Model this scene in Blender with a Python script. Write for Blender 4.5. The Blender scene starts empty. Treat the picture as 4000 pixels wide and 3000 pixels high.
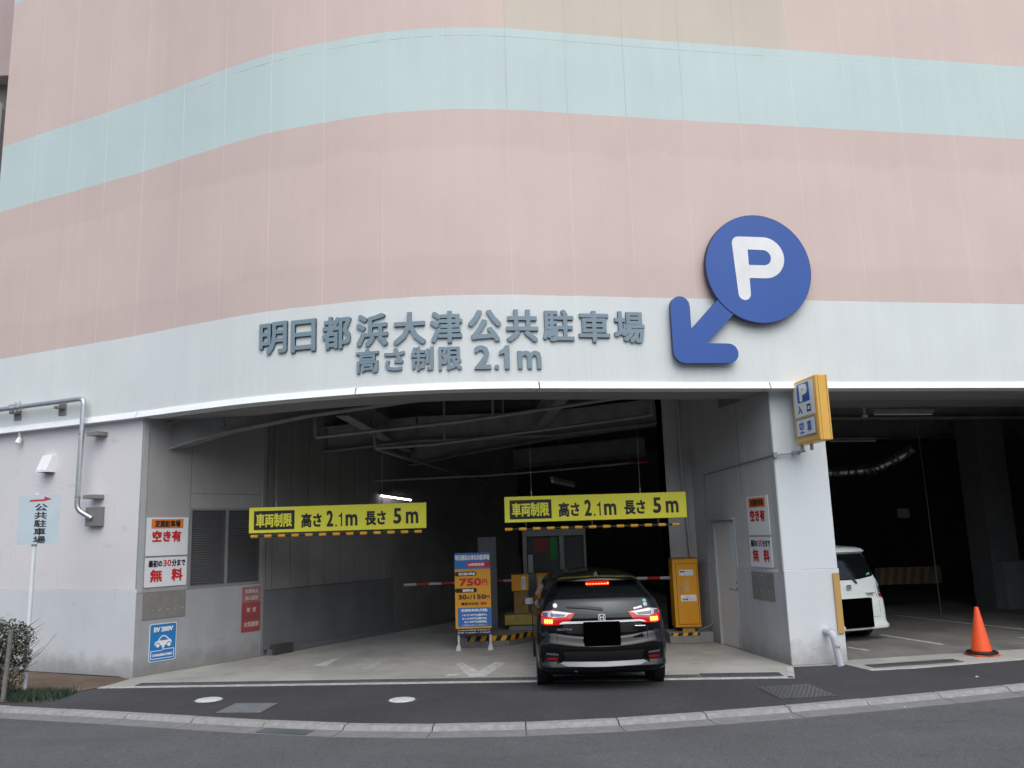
import bpy, bmesh, math, random
from mathutils import Vector, Matrix
from mathutils.bvhtree import BVHTree
from mathutils.geometry import delaunay_2d_cdt
random.seed(7)
scene = bpy.context.scene
C = scene.collection
V = Vector
R = math.radians

# ------------------------------------------------------------------ camera
cd = bpy.data.cameras.new('camera'); cam = bpy.data.objects.new('camera', cd); C.objects.link(cam)
cd.sensor_fit = 'HORIZONTAL'; cd.sensor_width = 36.0; cd.lens = 29.124
cd.clip_start = 0.1; cd.clip_end = 2000
_roll = math.atan2(557, 18000.0); _pitch = math.atan(575/3236.0)
_f = V((0, math.cos(_pitch), math.sin(_pitch))); _r = V((1, 0, 0)); _u = _r.cross(_f)
_R = math.cos(_roll)*_r - math.sin(_roll)*_u
_U = math.sin(_roll)*_r + math.cos(_roll)*_u
_m = Matrix((_R, _U, -_f)).transposed().to_4x4(); _m.translation = V((0, 0, 2.05))
cam.matrix_world = _m
scene.camera = cam

# ------------------------------------------------------------------ world, sun, exposure
SUN_EL, SUN_ROT = R(52), R(167)        # behind the camera
world = bpy.data.worlds.new('World'); scene.world = world; world.use_nodes = True
wn = world.node_tree; bg = wn.nodes['Background']
sky = wn.nodes.new('ShaderNodeTexSky'); sky.sky_type = 'NISHITA'; sky.sun_disc = False
sky.sun_elevation = SUN_EL; sky.sun_rotation = SUN_ROT; sky.dust_density = 3.0; sky.air_density = 1.0; sky.ozone_density = 1.0
hs = wn.nodes.new('ShaderNodeHueSaturation'); hs.inputs['Saturation'].default_value = 0.82   # cloud-grey daylight
wn.links.new(sky.outputs[0], hs.inputs['Color']); wn.links.new(hs.outputs[0], bg.inputs[0])
bg.inputs[1].default_value = 0.115
sd = bpy.data.lights.new('sun', 'SUN'); sd.energy = 0.8; sd.angle = R(75); sd.color = (1.0, 0.99, 0.975)
so = bpy.data.objects.new('sun', sd); C.objects.link(so)
_sv = V((math.sin(SUN_ROT)*math.cos(SUN_EL), math.cos(SUN_ROT)*math.cos(SUN_EL), math.sin(SUN_EL)))
so.rotation_euler = (-_sv).to_track_quat('-Z', 'Y').to_euler(); so.location = (0, -20, 30)
vs = scene.view_settings
vs.view_transform = 'Standard'; vs.look = 'None'; vs.exposure = 0.68; vs.gamma = 1.0; vs.use_curve_mapping = False
try:
    scene.cycles.max_bounces = 10; scene.cycles.diffuse_bounces = 5
except Exception: pass

# ------------------------------------------------------------------ materials
MATS = {}
def _nodes(name):
    m = bpy.data.materials.new(name); m.use_nodes = True
    nt = m.node_tree; return m, nt, nt.nodes['Principled BSDF']
def N(nt, typ, **kw):
    n = nt.nodes.new(typ)
    for k, v in kw.items(): setattr(n, k, v)
    return n
def noise(nt, pos, scale, detail=4, rough=.55, stretch=None):
    if stretch:
        mp = N(nt, 'ShaderNodeMapping'); mp.inputs['Scale'].default_value = stretch
        nt.links.new(pos, mp.inputs[0]); pos = mp.outputs[0]
    n = N(nt, 'ShaderNodeTexNoise'); n.inputs['Scale'].default_value = scale
    n.inputs['Detail'].default_value = detail; n.inputs['Roughness'].default_value = rough
    nt.links.new(pos, n.inputs['Vector']); return n.outputs['Fac']
def mrange(nt, src, a, b, c, d):
    n = N(nt, 'ShaderNodeMapRange'); nt.links.new(src, n.inputs[0])
    for i, v in zip((1, 2, 3, 4), (a, b, c, d)): n.inputs[i].default_value = v
    return n.outputs[0]
def math_(nt, op, a, b=None):
    n = N(nt, 'ShaderNodeMath', operation=op)
    for i, x in enumerate((a, b)):
        if x is None: continue
        if isinstance(x, (int, float)): n.inputs[i].default_value = x
        else: nt.links.new(x, n.inputs[i])
    return n.outputs[0]
def mulcol(nt, col, fac):
    n = N(nt, 'ShaderNodeVectorMath', operation='SCALE')
    if isinstance(col, tuple): n.inputs[0].default_value = col[:3]
    else: nt.links.new(col, n.inputs[0])
    nt.links.new(fac, n.inputs['Scale']); return n.outputs[0]
def mixcol(nt, fac, a, b):
    n = N(nt, 'ShaderNodeMix', data_type='RGBA')
    if isinstance(fac, (int, float)): n.inputs[0].default_value = fac
    else: nt.links.new(fac, n.inputs[0])
    for i, x in ((6, a), (7, b)):
        if isinstance(x, tuple): n.inputs[i].default_value = (*x[:3], 1)
        else: nt.links.new(x, n.inputs[i])
    return n.outputs[2]
def bump(nt, b, h, strength, dist=.01):
    n = N(nt, 'ShaderNodeBump'); n.inputs['Strength'].default_value = strength; n.inputs['Distance'].default_value = dist
    nt.links.new(h, n.inputs['Height']); nt.links.new(n.outputs[0], b.inputs['Normal'])
def mat(name, col, rough=.55, metal=0.0, var=.08, scale=3.0, bmp=0.0, bscale=80, coat=0.0, emit=None, estr=0, streak=0.0, splash=0.0):
    if name in MATS: return MATS[name]
    m, nt, b = _nodes(name)
    pos = N(nt, 'ShaderNodeNewGeometry').outputs['Position']
    f = mrange(nt, noise(nt, pos, scale), .25, .75, 1-var, 1+var)
    if streak: f = math_(nt, 'MULTIPLY', f, mrange(nt, noise(nt, pos, 1.0, 5, .6, (3, 3, .25)), .3, .75, 1+streak*.3, 1-streak))
    c = mulcol(nt, col, f)
    if splash:   # splashed dirt near the ground, scuffs and thin runs
        sp = N(nt, 'ShaderNodeSeparateXYZ'); nt.links.new(pos, sp.inputs[0])
        h = math_(nt, 'ADD', sp.outputs[2], mrange(nt, noise(nt, pos, 4, 5, .65), .2, .8, .12, -.22))
        d = mrange(nt, h, 0, .30, splash, 0)
        sc = math_(nt, 'MULTIPLY', mrange(nt, noise(nt, pos, 1.0, 6, .7, (2, 2, 9)), .60, .68, 0, .22), mrange(nt, noise(nt, pos, 1.5, 2), .5, .6, 0, 1))
        rn = math_(nt, 'MULTIPLY', mrange(nt, noise(nt, pos, 1.0, 4, .6, (16, 16, .8)), .58, .72, 0, .18), mrange(nt, noise(nt, pos, .9, 2), .48, .6, 0, 1))
        d = math_(nt, 'ADD', d, math_(nt, 'ADD', sc, rn))
        c = mixcol(nt, d, c, (.16, .15, .13))
    nt.links.new(c, b.inputs['Base Color'])
    b.inputs['Roughness'].default_value = rough; b.inputs['Metallic'].default_value = metal
    b.inputs['Coat Weight'].default_value = coat; b.inputs['Coat Roughness'].default_value = .04
    if bmp: bump(nt, b, noise(nt, pos, bscale, 3), bmp)
    if emit:
        b.inputs['Emission Color'].default_value = (*emit, 1); b.inputs['Emission Strength'].default_value = estr
    MATS[name] = m; return m

WHITE = (.71, .765, .755); PINK = (.665, .54, .492); AQUA = (.555, .675, .665); BEIGE = (.60, .55, .465)
def facade_paint(name, upper, top=None, seal=False):
    m, nt, b = _nodes(name)
    pos = N(nt, 'ShaderNodeNewGeometry').outputs['Position']
    sp = N(nt, 'ShaderNodeSeparateXYZ'); nt.links.new(pos, sp.inputs[0]); z = sp.outputs[2]
    wob = mrange(nt, noise(nt, pos, 3.5, 4, .6), 0, 1, -.012, .012)
    zz = math_(nt, 'ADD', z, wob)
    st = lambda h: math_(nt, 'GREATER_THAN', zz, h)
    col = mixcol(nt, st(5.445), WHITE, PINK)
    col = mixcol(nt, st(8.36), col, AQUA)
    col = mixcol(nt, st(9.72), col, upper)
    if top: col = mixcol(nt, st(12.78), col, top)
    # washed, rain-streaked paint: vertical streaks, soft patches, a darker worn zone below the blue band
    s1 = mrange(nt, noise(nt, pos, 1.0, 6, .62, (4.5, 4.5, .22)), .3, .72, 1.012, .968)
    s2 = mrange(nt, noise(nt, pos, .8, 4, .55), .3, .7, .965, 1.03)
    edge = math_(nt, 'ADD', z, mrange(nt, noise(nt, pos, 1.3, 4, .6), 0, 1, -.30, .30))
    worn = mrange(nt, edge, 7.70, 7.78, 1.0, .955)
    worn = math_(nt, 'ADD', math_(nt, 'MULTIPLY', math_(nt, 'SUBTRACT', worn, 1), math_(nt, 'LESS_THAN', zz, 8.36)), 1)
    edge2 = math_(nt, 'ADD', z, mrange(nt, noise(nt, pos, 1.1, 4, .6), 0, 1, -.35, .35))
    w2 = math_(nt, 'MULTIPLY', mrange(nt, edge2, 6.0, 6.06, -.035, 0), math_(nt, 'GREATER_THAN', zz, 5.445))
    worn = math_(nt, 'ADD', worn, w2)
    fine = mrange(nt, noise(nt, pos, 60, 3), .2, .8, .97, 1.03)
    dirt = math_(nt, 'MULTIPLY', mrange(nt, z, 4.15, 4.9, .10, 0), mrange(nt, noise(nt, pos, 1.0, 5, .7, (14, 14, .6)), .52, .8, 0, 1))
    f = math_(nt, 'MULTIPLY', math_(nt, 'MULTIPLY', s1, s2), math_(nt, 'MULTIPLY', worn, fine))
    f = math_(nt, 'SUBTRACT', f, dirt)
    if seal:     # sealant: repainted paler in most joints, greyer in the middle of the upper bands
        x = sp.outputs[0]
        mid = math_(nt, 'MULTIPLY', math_(nt, 'MULTIPLY', math_(nt, 'GREATER_THAN', x, -.1), math_(nt, 'LESS_THAN', x, 4.3)), math_(nt, 'GREATER_THAN', z, 8.36))
        pk = math_(nt, 'MULTIPLY', math_(nt, 'GREATER_THAN', zz, 5.445), mrange(nt, noise(nt, pos, .9, 3), .35, .6, .05, .20))
        f = math_(nt, 'ADD', f, math_(nt, 'SUBTRACT', pk, math_(nt, 'MULTIPLY', mid, .30)))
    nt.links.new(mulcol(nt, col, f), b.inputs['Base Color'])
    b.inputs['Roughness'].default_value = .75
    bump(nt, b, noise(nt, pos, 70, 3), .35, .006)
    MATS[name] = m; return m
P_MAIN = facade_paint('facade_paint', PINK, AQUA)
P_BEIGE = facade_paint('facade_paint_beige', BEIGE)
P_SEAL = facade_paint('facade_joint_sealant', PINK, AQUA, True)
M_NEIGH = mat('neighbour_pink', (.42, .34, .33), .8, var=.05)
M_FASCIA = mat('white_trim', (.86, .90, .90), .45, var=.03, streak=.05)
M_LOWER = mat('lower_wall_paint', (.72, .715, .725), .75, var=.03, scale=.7, bmp=.3, bscale=70, streak=.02, splash=.35)
M_DADO = mat('dado_paint', (.65, .69, .71), .75, var=.05, scale=.8, bmp=.3, bscale=70, streak=.03, splash=.55)
M_PILLAR = mat('pillar_paint', (.64, .70, .72), .75, var=.03, scale=.8, bmp=.3, bscale=70, streak=.02, splash=.35)
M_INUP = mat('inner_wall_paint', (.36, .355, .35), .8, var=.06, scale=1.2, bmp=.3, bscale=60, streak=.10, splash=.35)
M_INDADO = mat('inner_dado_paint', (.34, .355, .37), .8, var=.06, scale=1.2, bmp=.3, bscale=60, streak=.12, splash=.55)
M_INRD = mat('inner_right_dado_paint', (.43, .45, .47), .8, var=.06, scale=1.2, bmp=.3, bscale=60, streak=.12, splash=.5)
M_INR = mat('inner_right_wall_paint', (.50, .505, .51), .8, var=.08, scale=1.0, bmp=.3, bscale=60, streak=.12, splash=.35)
M_STRIP = mat('corner_strip_paint', (.40, .43, .44), .7, var=.05)
M_DARKC = mat('dark_concrete', (.19, .19, .18), .9, var=.2, scale=1.5, bmp=.3, bscale=30)
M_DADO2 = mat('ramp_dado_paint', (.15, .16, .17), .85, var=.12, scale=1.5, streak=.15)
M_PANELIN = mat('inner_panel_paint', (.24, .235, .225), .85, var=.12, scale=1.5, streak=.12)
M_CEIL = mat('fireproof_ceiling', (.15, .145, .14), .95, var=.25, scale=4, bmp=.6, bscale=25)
M_BEAM = mat('beam_paint', (.28, .28, .275), .7, var=.2, scale=4)
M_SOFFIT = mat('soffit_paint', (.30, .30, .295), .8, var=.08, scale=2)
M_PIPE = mat('galvanised_steel', (.55, .57, .58), .35, .85, var=.1, scale=9)
M_PIPED = mat('grey_pipe', (.30, .31, .31), .5, .3, var=.15)
M_PVC = mat('grey_pvc', (.50, .53, .56), .45, var=.05)
M_CONC = mat('kerb_concrete', (.29, .29, .28), .9, var=.22, scale=14, bmp=.8, bscale=60)
M_GUT = mat('gutter_concrete', (.20, .205, .205), .9, var=.16, scale=8, bmp=.5, bscale=60)
M_EDGE = mat('light_edge_concrete', (.42, .43, .41), .85, var=.34, scale=9, bmp=.4)
M_BLACK = mat('black_plastic', (.012, .012, .013), .5, var=.1)
M_RUBBER = mat('tyre_rubber', (.016, .016, .017), .8, var=.15, scale=20)
M_VOID = mat('black_void', (.008, .008, .009), .9)
M_CHROME = mat('chrome', (.75, .76, .78), .12, 1.0, var=.02)
M_STEEL = mat('plain_steel', (.35, .35, .34), .45, .6, var=.15)
M_YSIGN = mat('yellow_sign_face', (.80, .77, .05), .45, var=.03, scale=2)
M_ORG = mat('orange_cabinet_paint', (.72, .32, .012), .4, var=.05, scale=3, streak=.05)
M_BOXY = mat('amber_sign_box', (.76, .44, .085), .4, var=.04, scale=3, streak=.04)
M_WHITEP = mat('white_sign_plate', (.72, .76, .79), .4, var=.03)
M_BLUE = mat('blue_sign_paint', (.028, .10, .38), .45, var=.05, scale=1.5, streak=.06)
M_LBLUE = mat('blue_print', (.035, .17, .50), .4, var=.03)
M_EVB = mat('ev_blue_print', (.02, .20, .52), .4, var=.03)
M_PRINTK = mat('black_print', (.012, .012, .015), .5)
M_PRINTR = mat('red_print', (.55, .02, .02), .5)
M_PRINTW = mat('white_print', (.80, .82, .82), .45)
M_PRINTB = mat('deep_blue_print', (.03, .05, .35), .5)
M_PRINTO = mat('orange_print', (.75, .20, .03), .5)
M_BOARDO = mat('orange_board', (.70, .33, .02), .45, var=.03)
M_LETTER = mat('grey_blue_letters', (.205, .29, .34), .45, var=.06, scale=4, streak=.06)
M_LETDK = mat('letter_side', (.13, .17, .20), .5)
M_REDS = mat('faded_red_sign', (.30, .055, .055), .6, var=.12, scale=5)
M_REDS2 = mat('pale_red_sign', (.32, .14, .14), .6, var=.12, scale=5)
M_YEL = mat('yellow_stripe', (.72, .36, .02), .5, var=.1, scale=8)
M_CONE = mat('orange_cone', (.85, .09, .012), .45, var=.06)
M_GREEN = mat('green_print', (.01, .25, .05), .5)
M_DOOR = mat('steel_door_paint', (.66, .66, .64), .5, var=.05, streak=.06)
M_BRASS = mat('corner_guard_yellow', (.52, .33, .10), .6, var=.1, streak=.1)
M_MORTAR = mat('grey_patch', (.20, .20, .19), .85, var=.15, scale=6)
M_WPOST = mat('white_post', (.74, .79, .82), .4, var=.03)
M_MANW = mat('white_manhole', (.58, .61, .59), .6, var=.30, scale=16)
M_STEELPL = mat('checker_steel', (.19, .21, .22), .55, .15, var=.25, scale=7)
M_GRATE = mat('grating_steel', (.12, .135, .14), .6, .2, var=.2)
M_BARK = mat('bark', (.10, .075, .06), .9, var=.3, scale=30)
M_LIT = mat('lit_tube', (.9, .9, .9), .5, emit=(1, .93, .97), estr=6)
M_TUBE = mat('unlit_tube', (.62, .62, .60), .4)
M_MARK = mat('worn_marking', (.53, .55, .54), .8, var=.30, scale=9)
M_FOIL = mat('silver_duct_foil', (.45, .45, .45), .25, .9, var=.2, scale=8, bmp=1.0, bscale=14)

def ground_mat(name, col, spk, scale=220, big=.12, rough=.9, stain=None):
    m, nt, b = _nodes(name)
    pos = N(nt, 'ShaderNodeNewGeometry').outputs['Position']
    f = mrange(nt, noise(nt, pos, scale, 2, .7), .3, .7, 1-spk, 1+spk)
    g = mrange(nt, noise(nt, pos, .7, 5, .6), .3, .7, 1-big, 1+big)
    c = mulcol(nt, col, math_(nt, 'MULTIPLY', f, g))
    if spk > .2:   # pale stone chips
        vo = N(nt, 'ShaderNodeTexVoronoi'); vo.inputs['Scale'].default_value = 45; nt.links.new(pos, vo.inputs['Vector'])
        chip = mrange(nt, vo.outputs['Distance'], .10, .16, 1, 0)
        chip = math_(nt, 'MULTIPLY', chip, mrange(nt, noise(nt, pos, 17, 2), .5, .62, 0, .5))
        c = mixcol(nt, chip, c, (.22, .22, .21))
        # hairline cracks
        v2 = N(nt, 'ShaderNodeTexVoronoi', feature='DISTANCE_TO_EDGE'); v2.inputs['Scale'].default_value = .55
        wv = N(nt, 'ShaderNodeVectorMath', operation='ADD'); ns = N(nt, 'ShaderNodeTexNoise'); ns.inputs['Scale'].default_value = 2.5; ns.inputs['Detail'].default_value = 6
        nt.links.new(pos, ns.inputs['Vector']); nt.links.new(pos, wv.inputs[0]); nt.links.new(ns.outputs['Color'], wv.inputs[1]); nt.links.new(wv.outputs[0], v2.inputs['Vector'])
        cr = math_(nt, 'MULTIPLY', mrange(nt, v2.outputs['Distance'], .0, .006, .5, 0), mrange(nt, noise(nt, pos, .5, 2), .5, .6, 0, 1))
        c = mixcol(nt, cr, c, (.015, .015, .015))
    if stain:
        for sc, lo, hi, amt, scol, stretch in stain:
            c = mixcol(nt, mrange(nt, noise(nt, pos, sc, 6, .62, stretch), lo, hi, 0, amt), c, scol)
    nt.links.new(c, b.inputs['Base Color']); b.inputs['Roughness'].default_value = rough
    bump(nt, b, noise(nt, pos, scale*.7, 3), .6 if spk > .2 else .25, .006)
    MATS[name] = m; return m
M_ROAD = ground_mat('road_asphalt', (.095, .099, .103), .42, 62, .14, stain=[(1.1, .5, .75, .45, (.12, .12, .12), (1, 1, 1)), (.8, .55, .7, .35, (.05, .052, .055), (.3, 1.6, 1)), (7, .6, .75, .5, (.04, .04, .04), (1, 1, 1))])
M_WALK = ground_mat('pavement_asphalt', (.046, .047, .051), .5, 62, .14, stain=[(1.4, .5, .8, .45, (.072, .072, .072), (1, 1, 1)), (6, .6, .75, .5, (.025, .025, .025), (1, 1, 1))])
M_FLOOR = ground_mat('garage_floor_concrete', (.39, .395, .37), .10, 45, .16, .8,
    stain=[(.9, .45, .75, .55, (.17, .17, .15), (1, .5, 1)), (2.2, .52, .75, .45, (.24, .25, .18), (.6, 1.3, 1)), (5, .58, .75, .5, (.13, .13, .12), (.5, 1, 1))])
M_DIRT = ground_mat('bare_dirt', (.115, .078, .055), .15, 30, .3, .95, stain=[(3, .45, .7, .6, (.17, .14, .10), (1, 1, 1))])
def leaf_mat(name, a, b2):
    m, nt, b = _nodes(name)
    oi = N(nt, 'ShaderNodeNewGeometry')
    n1 = noise(nt, oi.outputs['Position'], 9, 3)
    c = mixcol(nt, mrange(nt, n1, .35, .65, 0, 1), a, b2)
    c = mulcol(nt, c, mrange(nt, oi.outputs['Random Per Island'], 0, 1, .6, 1.5))
    nt.links.new(c, b.inputs['Base Color']); b.inputs['Roughness'].default_value = .7
    MATS[name] = m; return m
M_LEAF = leaf_mat('hedge_leaf', (.045, .07, .03), (.085, .08, .045))
M_GRASS = leaf_mat('grass_blade', (.025, .05, .03), (.04, .07, .035))

# ------------------------------------------------------------------ mesh helpers
class MB:
    def __init__(s): s.v = []; s.f = []; s.m = []
    def add(s, verts, faces, mi=0):
        o = len(s.v); s.v += [tuple(p) for p in verts]; s.f += [tuple(i+o for i in f) for f in faces]; s.m += [mi]*len(faces)
    def box(s, lo, hi, M=None, mi=0):
        x0, y0, z0 = lo; x1, y1, z1 = hi
        vs_ = [V((x, y, z)) for z in (z0, z1) for x, y in ((x0, y0), (x1, y0), (x1, y1), (x0, y1))]
        if M: vs_ = [M @ p for p in vs_]
        s.add(vs_, [(3, 2, 1, 0), (4, 5, 6, 7), (0, 1, 5, 4), (1, 2, 6, 5), (2, 3, 7, 6), (3, 0, 4, 7)], mi)
    def prism(s, poly, d0, d1, M=None, mi=0, cap=True):
        """poly: 2D points (a,b) ccw -> local (a, b, d)"""
        n = len(poly)
        vs_ = [V((a, b, d0)) for a, b in poly] + [V((a, b, d1)) for a, b in poly]
        if M: vs_ = [M @ p for p in vs_]
        fs = [(i, (i+1) % n, n+(i+1) % n, n+i) for i in range(n)]
        if cap: fs += [tuple(range(n-1, -1, -1)), tuple(range(n, 2*n))]
        s.add(vs_, fs, mi)
    def tube(s, pts, r, n=10, mi=0, cap=True):
        pts = [V(p) for p in pts]; rings = []
        up = V((0, 0, 1))
        prev = None
        for i, p in enumerate(pts):
            t = (pts[min(i+1, len(pts)-1)] - pts[max(i-1, 0)]).normalized()
            if prev is None:
                a = t.cross(up if abs(t.z) < .9 else V((1, 0, 0))).normalized()
            else:
                a = (prev - t*prev.dot(t)).normalized()
            prev = a; b = t.cross(a)
            rr = r[i] if isinstance(r, (list, tuple)) else r
            rings.append([p + (a*math.cos(k*2*math.pi/n) + b*math.sin(k*2*math.pi/n))*rr for k in range(n)])
        fs = []
        for i in range(len(pts)-1):
            for k in range(n): fs.append((i*n+k, i*n+(k+1) % n, (i+1)*n+(k+1) % n, (i+1)*n+k))
        if cap: fs += [tuple(range(n-1, -1, -1)), tuple(range((len(pts)-1)*n, len(pts)*n))]
        s.add([q for r_ in rings for q in r_], fs, mi)
    def lathe(s, prof, n=24, M=None, mi=0):
        vs_ = [V((r*math.cos(k*2*math.pi/n), r*math.sin(k*2*math.pi/n), z)) for r, z in prof for k in range(n)]
        if M: vs_ = [M @ p for p in vs_]
        fs = [(i*n+k, i*n+(k+1) % n, (i+1)*n+(k+1) % n, (i+1)*n+k) for i in range(len(prof)-1) for k in range(n)]
        fs += [tuple(range(n-1, -1, -1)), tuple(range((len(prof)-1)*n, len(prof)*n))]
        s.add(vs_, fs, mi)
def bend(pts, r=.08, k=5):
    """round the corners of a polyline"""
    pts = [V(p) for p in pts]; out = [pts[0]]
    for i in range(1, len(pts)-1):
        a, b, c = pts[i-1], pts[i], pts[i+1]
        d1 = (a-b).normalized(); d2 = (c-b).normalized(); rr = min(r, (a-b).length*.45, (c-b).length*.45)
        p0, p2 = b+d1*rr, b+d2*rr
        for j in range(k+1):
            t = j/k; out.append(p0*(1-t)**2 + b*2*t*(1-t) + p2*t*t)
    out.append(pts[-1]); return out
def obj(name, mb, m, parent=None, smooth=False, bev=0, kind=None, label=None):
    me = bpy.data.meshes.new(name); me.from_pydata(mb.v, [], mb.f); me.update()
    ms = m if isinstance(m, (list, tuple)) else [m]
    for x in ms: me.materials.append(x)
    if len(ms) > 1: me.polygons.foreach_set('material_index', mb.m)
    bm = bmesh.new(); bm.from_mesh(me); bmesh.ops.recalc_face_normals(bm, faces=bm.faces); bm.to_mesh(me); bm.free()
    o = bpy.data.objects.new(name, me); C.objects.link(o)
    if parent: o.parent = parent; o.matrix_parent_inverse = parent.matrix_world.inverted() if parent.type != 'EMPTY' else Matrix.Translation(-V(parent.location))
    if smooth:
        me.polygons.foreach_set('use_smooth', [True]*len(me.polygons))
        if smooth != 'all':
            try: me.set_sharp_from_angle(angle=R(28))
            except Exception: pass
    if bev:
        b = o.modifiers.new('bevel', 'BEVEL'); b.width = bev; b.segments = 2; b.limit_method = 'ANGLE'; b.angle_limit = R(40)
    if kind: o['kind'] = kind
    if label: o['label'] = label
    return o
def tag(o, label, cat, group=None):
    o['label'] = label; o['category'] = cat
    if group: o['group'] = group
    return o
def thing(name, label, cat, loc=(0, 0, 0), group=None):
    o = bpy.data.objects.new(name, None); C.objects.link(o); o.location = loc; o.empty_display_size = .2
    return tag(o, label, cat, group)
def struct(name, mb, m, **k): return obj(name, mb, m, kind='structure', **k)

def frame(o, right, up=(0, 0, 1)):
    r = V(right).normalized(); u = V(up).normalized(); n = r.cross(u).normalized(); u = n.cross(r)
    M = Matrix((r, u, n)).transposed().to_4x4(); M.translation = V(o); return M
def rrect(x0, y0, x1, y1, r, k=4):
    P = []
    for cx, cy, a0 in ((x1-r, y0+r, -90), (x1-r, y1-r, 0), (x0+r, y1-r, 90), (x0+r, y0+r, 180)):
        for j in range(k+1):
            a = R(a0+90*j/k); P.append((cx+r*math.cos(a), cy+r*math.sin(a)))
    return P
_gl = {}
def glyph(body, res=2):
    if (body, res) in _gl: return _gl[(body, res)]
    c = bpy.data.curves.new('t', 'FONT'); c.body = body; c.size = 1; c.resolution_u = res; c.fill_mode = 'FRONT'
    o = bpy.data.objects.new('t', c); C.objects.link(o)
    bpy.context.view_layer.update()
    dg = bpy.context.evaluated_depsgraph_get(); me = bpy.data.meshes.new_from_object(o.evaluated_get(dg))
    vs_ = [(v.co.x, v.co.y) for v in me.vertices]; fs = [tuple(p.vertices) for p in me.polygons]
    bpy.data.objects.remove(o); bpy.data.curves.remove(c); bpy.data.meshes.remove(me)
    x0 = min(v[0] for v in vs_); x1 = max(v[0] for v in vs_); y0 = min(v[1] for v in vs_); y1 = max(v[1] for v in vs_)
    _gl[(body, res)] = (vs_, fs, x0, x1, y0, y1); return _gl[(body, res)]
def text(name, body, M, box, m, parent, bold=.0, depth=0.0, lift=.003, label=None):
    """fit the text's ink into box=(x0,y0,x1,y1) of frame M; bold in metres"""
    vs_, fs, a0, a1, b0, b1 = glyph(body)
    x0, y0, x1, y1 = box
    sx = (x1-x0-2*bold)/max(a1-a0, 1e-6); sy = (y1-y0-2*bold)/max(b1-b0, 1e-6)
    mb = MB()
    sh = [(0, 0)] if not bold else [(i*bold, j*bold) for i in (-1, 0, 1) for j in (-1, 0, 1)]
    if bold: sh.remove((0, 0))
    for k, (dx, dy) in enumerate(sh):
        d = lift + k*.00025
        P = [((vx-a0)*sx+x0+bold+dx, (vy-b0)*sy+y0+bold+dy) for vx, vy in vs_]
        if not depth:
            mb.add([M @ V((x, y, d)) for x, y in P], fs)
        else:
            n = len(P); top = [M @ V((x, y, d+depth)) for x, y in P]; bot = [M @ V((x, y, 0)) for x, y in P]
            cnt = {}
            for f in fs:
                for i in range(len(f)):
                    e = (f[i], f[(i+1) % len(f)])
                    if (e[1], e[0]) in cnt: cnt[(e[1], e[0])] = 0
                    else: cnt[e] = 1
            mb.add(top+bot, fs, 0)
            o_ = len(mb.v)-2*n
            for (i, j), c in cnt.items():
                if c: mb.f.append((o_+i, o_+n+i, o_+n+j, o_+j)); mb.m.append(1)
    me = bpy.data.meshes.new(name); me.from_pydata(mb.v, [], mb.f); me.update()
    ms = m if isinstance(m, (list, tuple)) else [m]
    for x in ms: me.materials.append(x)
    if len(ms) > 1: me.polygons.foreach_set('material_index', mb.m)
    o = bpy.data.objects.new(name, me); C.objects.link(o)
    if parent: o.parent = parent; o.matrix_parent_inverse = Matrix.Translation(-V(parent.location)) if parent.type == 'EMPTY' else parent.matrix_world.inverted()
    if label: o['label'] = label
    return o
def plate(name, M, poly, d0, d1, m, parent, bev=0, **k):
    mb = MB(); mb.prism(poly, d0, d1, M); return obj(name, mb, m, parent, bev=bev, **k)
def rect(x0, y0, x1, y1): return [(x0, y0), (x1, y0), (x1, y1), (x0, y1)]
def circ(cx, cy, r, n=24, ry=None): return [(cx+r*math.cos(2*math.pi*k/n), cy+(ry or r)*math.sin(2*math.pi*k/n)) for k in range(n)]

# ------------------------------------------------------------------ facade plan curve
_PL = [(-20, 20.0), (-16, 18.05), (-9.42, 14.86), (-7.17, 13.84), (-6.1, 13.34), (-4.9, 12.72), (-3.8, 12.21), (-2.7, 11.87), (-1.8, 11.67), (-.9, 11.6),
       (0, 11.66), (.9, 11.82), (2.5, 12.12), (4.8, 12.52), (8.4, 13.14), (14, 14.1), (20, 15.1)]
_T = [(_PL[min(i+1, len(_PL)-1)][1]-_PL[max(i-1, 0)][1])/(_PL[min(i+1, len(_PL)-1)][0]-_PL[max(i-1, 0)][0]) for i in range(len(_PL))]
def wy(x):
    for i in range(len(_PL)-1):
        (x0, y0), (x1, y1) = _PL[i], _PL[i+1]
        if x <= x1 or i == len(_PL)-2:
            h = x1-x0; t = (x-x0)/h
            return (2*t**3-3*t*t+1)*y0 + (t**3-2*t*t+t)*h*_T[i] + (-2*t**3+3*t*t)*y1 + (t**3-t*t)*h*_T[i+1]
def wn_(x):
    d = (wy(x+.02)-wy(x-.02))/.04; return V((d, -1, 0)).normalized()
def wp(x, off=0, z=0):
    n = wn_(x); return V((x, wy(x), z)) + n*off
def wframe(x, z, off=0):
    n = wn_(x); r = V((-n.y, n.x, 0)); return frame(wp(x, off, z), r)
def curved(mb, xs, z0, z1, o0, o1, mi=0, M=None, ob=None):
    """slab following the facade between offsets o0 (back) and o1 (front)"""
    vs_ = []
    for x in xs:
        for o, z in ((o1 if ob is None else ob, z0), (o1, z1), (o0, z1), (o0, z0)): vs_.append(wp(x, o, z))
    n = len(xs); fs = []
    for i in range(n-1):
        for k in range(4): fs.append((i*4+k, i*4+(k+1) % 4, (i+1)*4+(k+1) % 4, (i+1)*4+k))
    fs += [(3, 2, 1, 0), tuple(range((n-1)*4, n*4))]
    mb.add(vs_, fs, mi)
def lin(a, b, n): return [a+(b-a)*i/n for i in range(n+1)]

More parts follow.
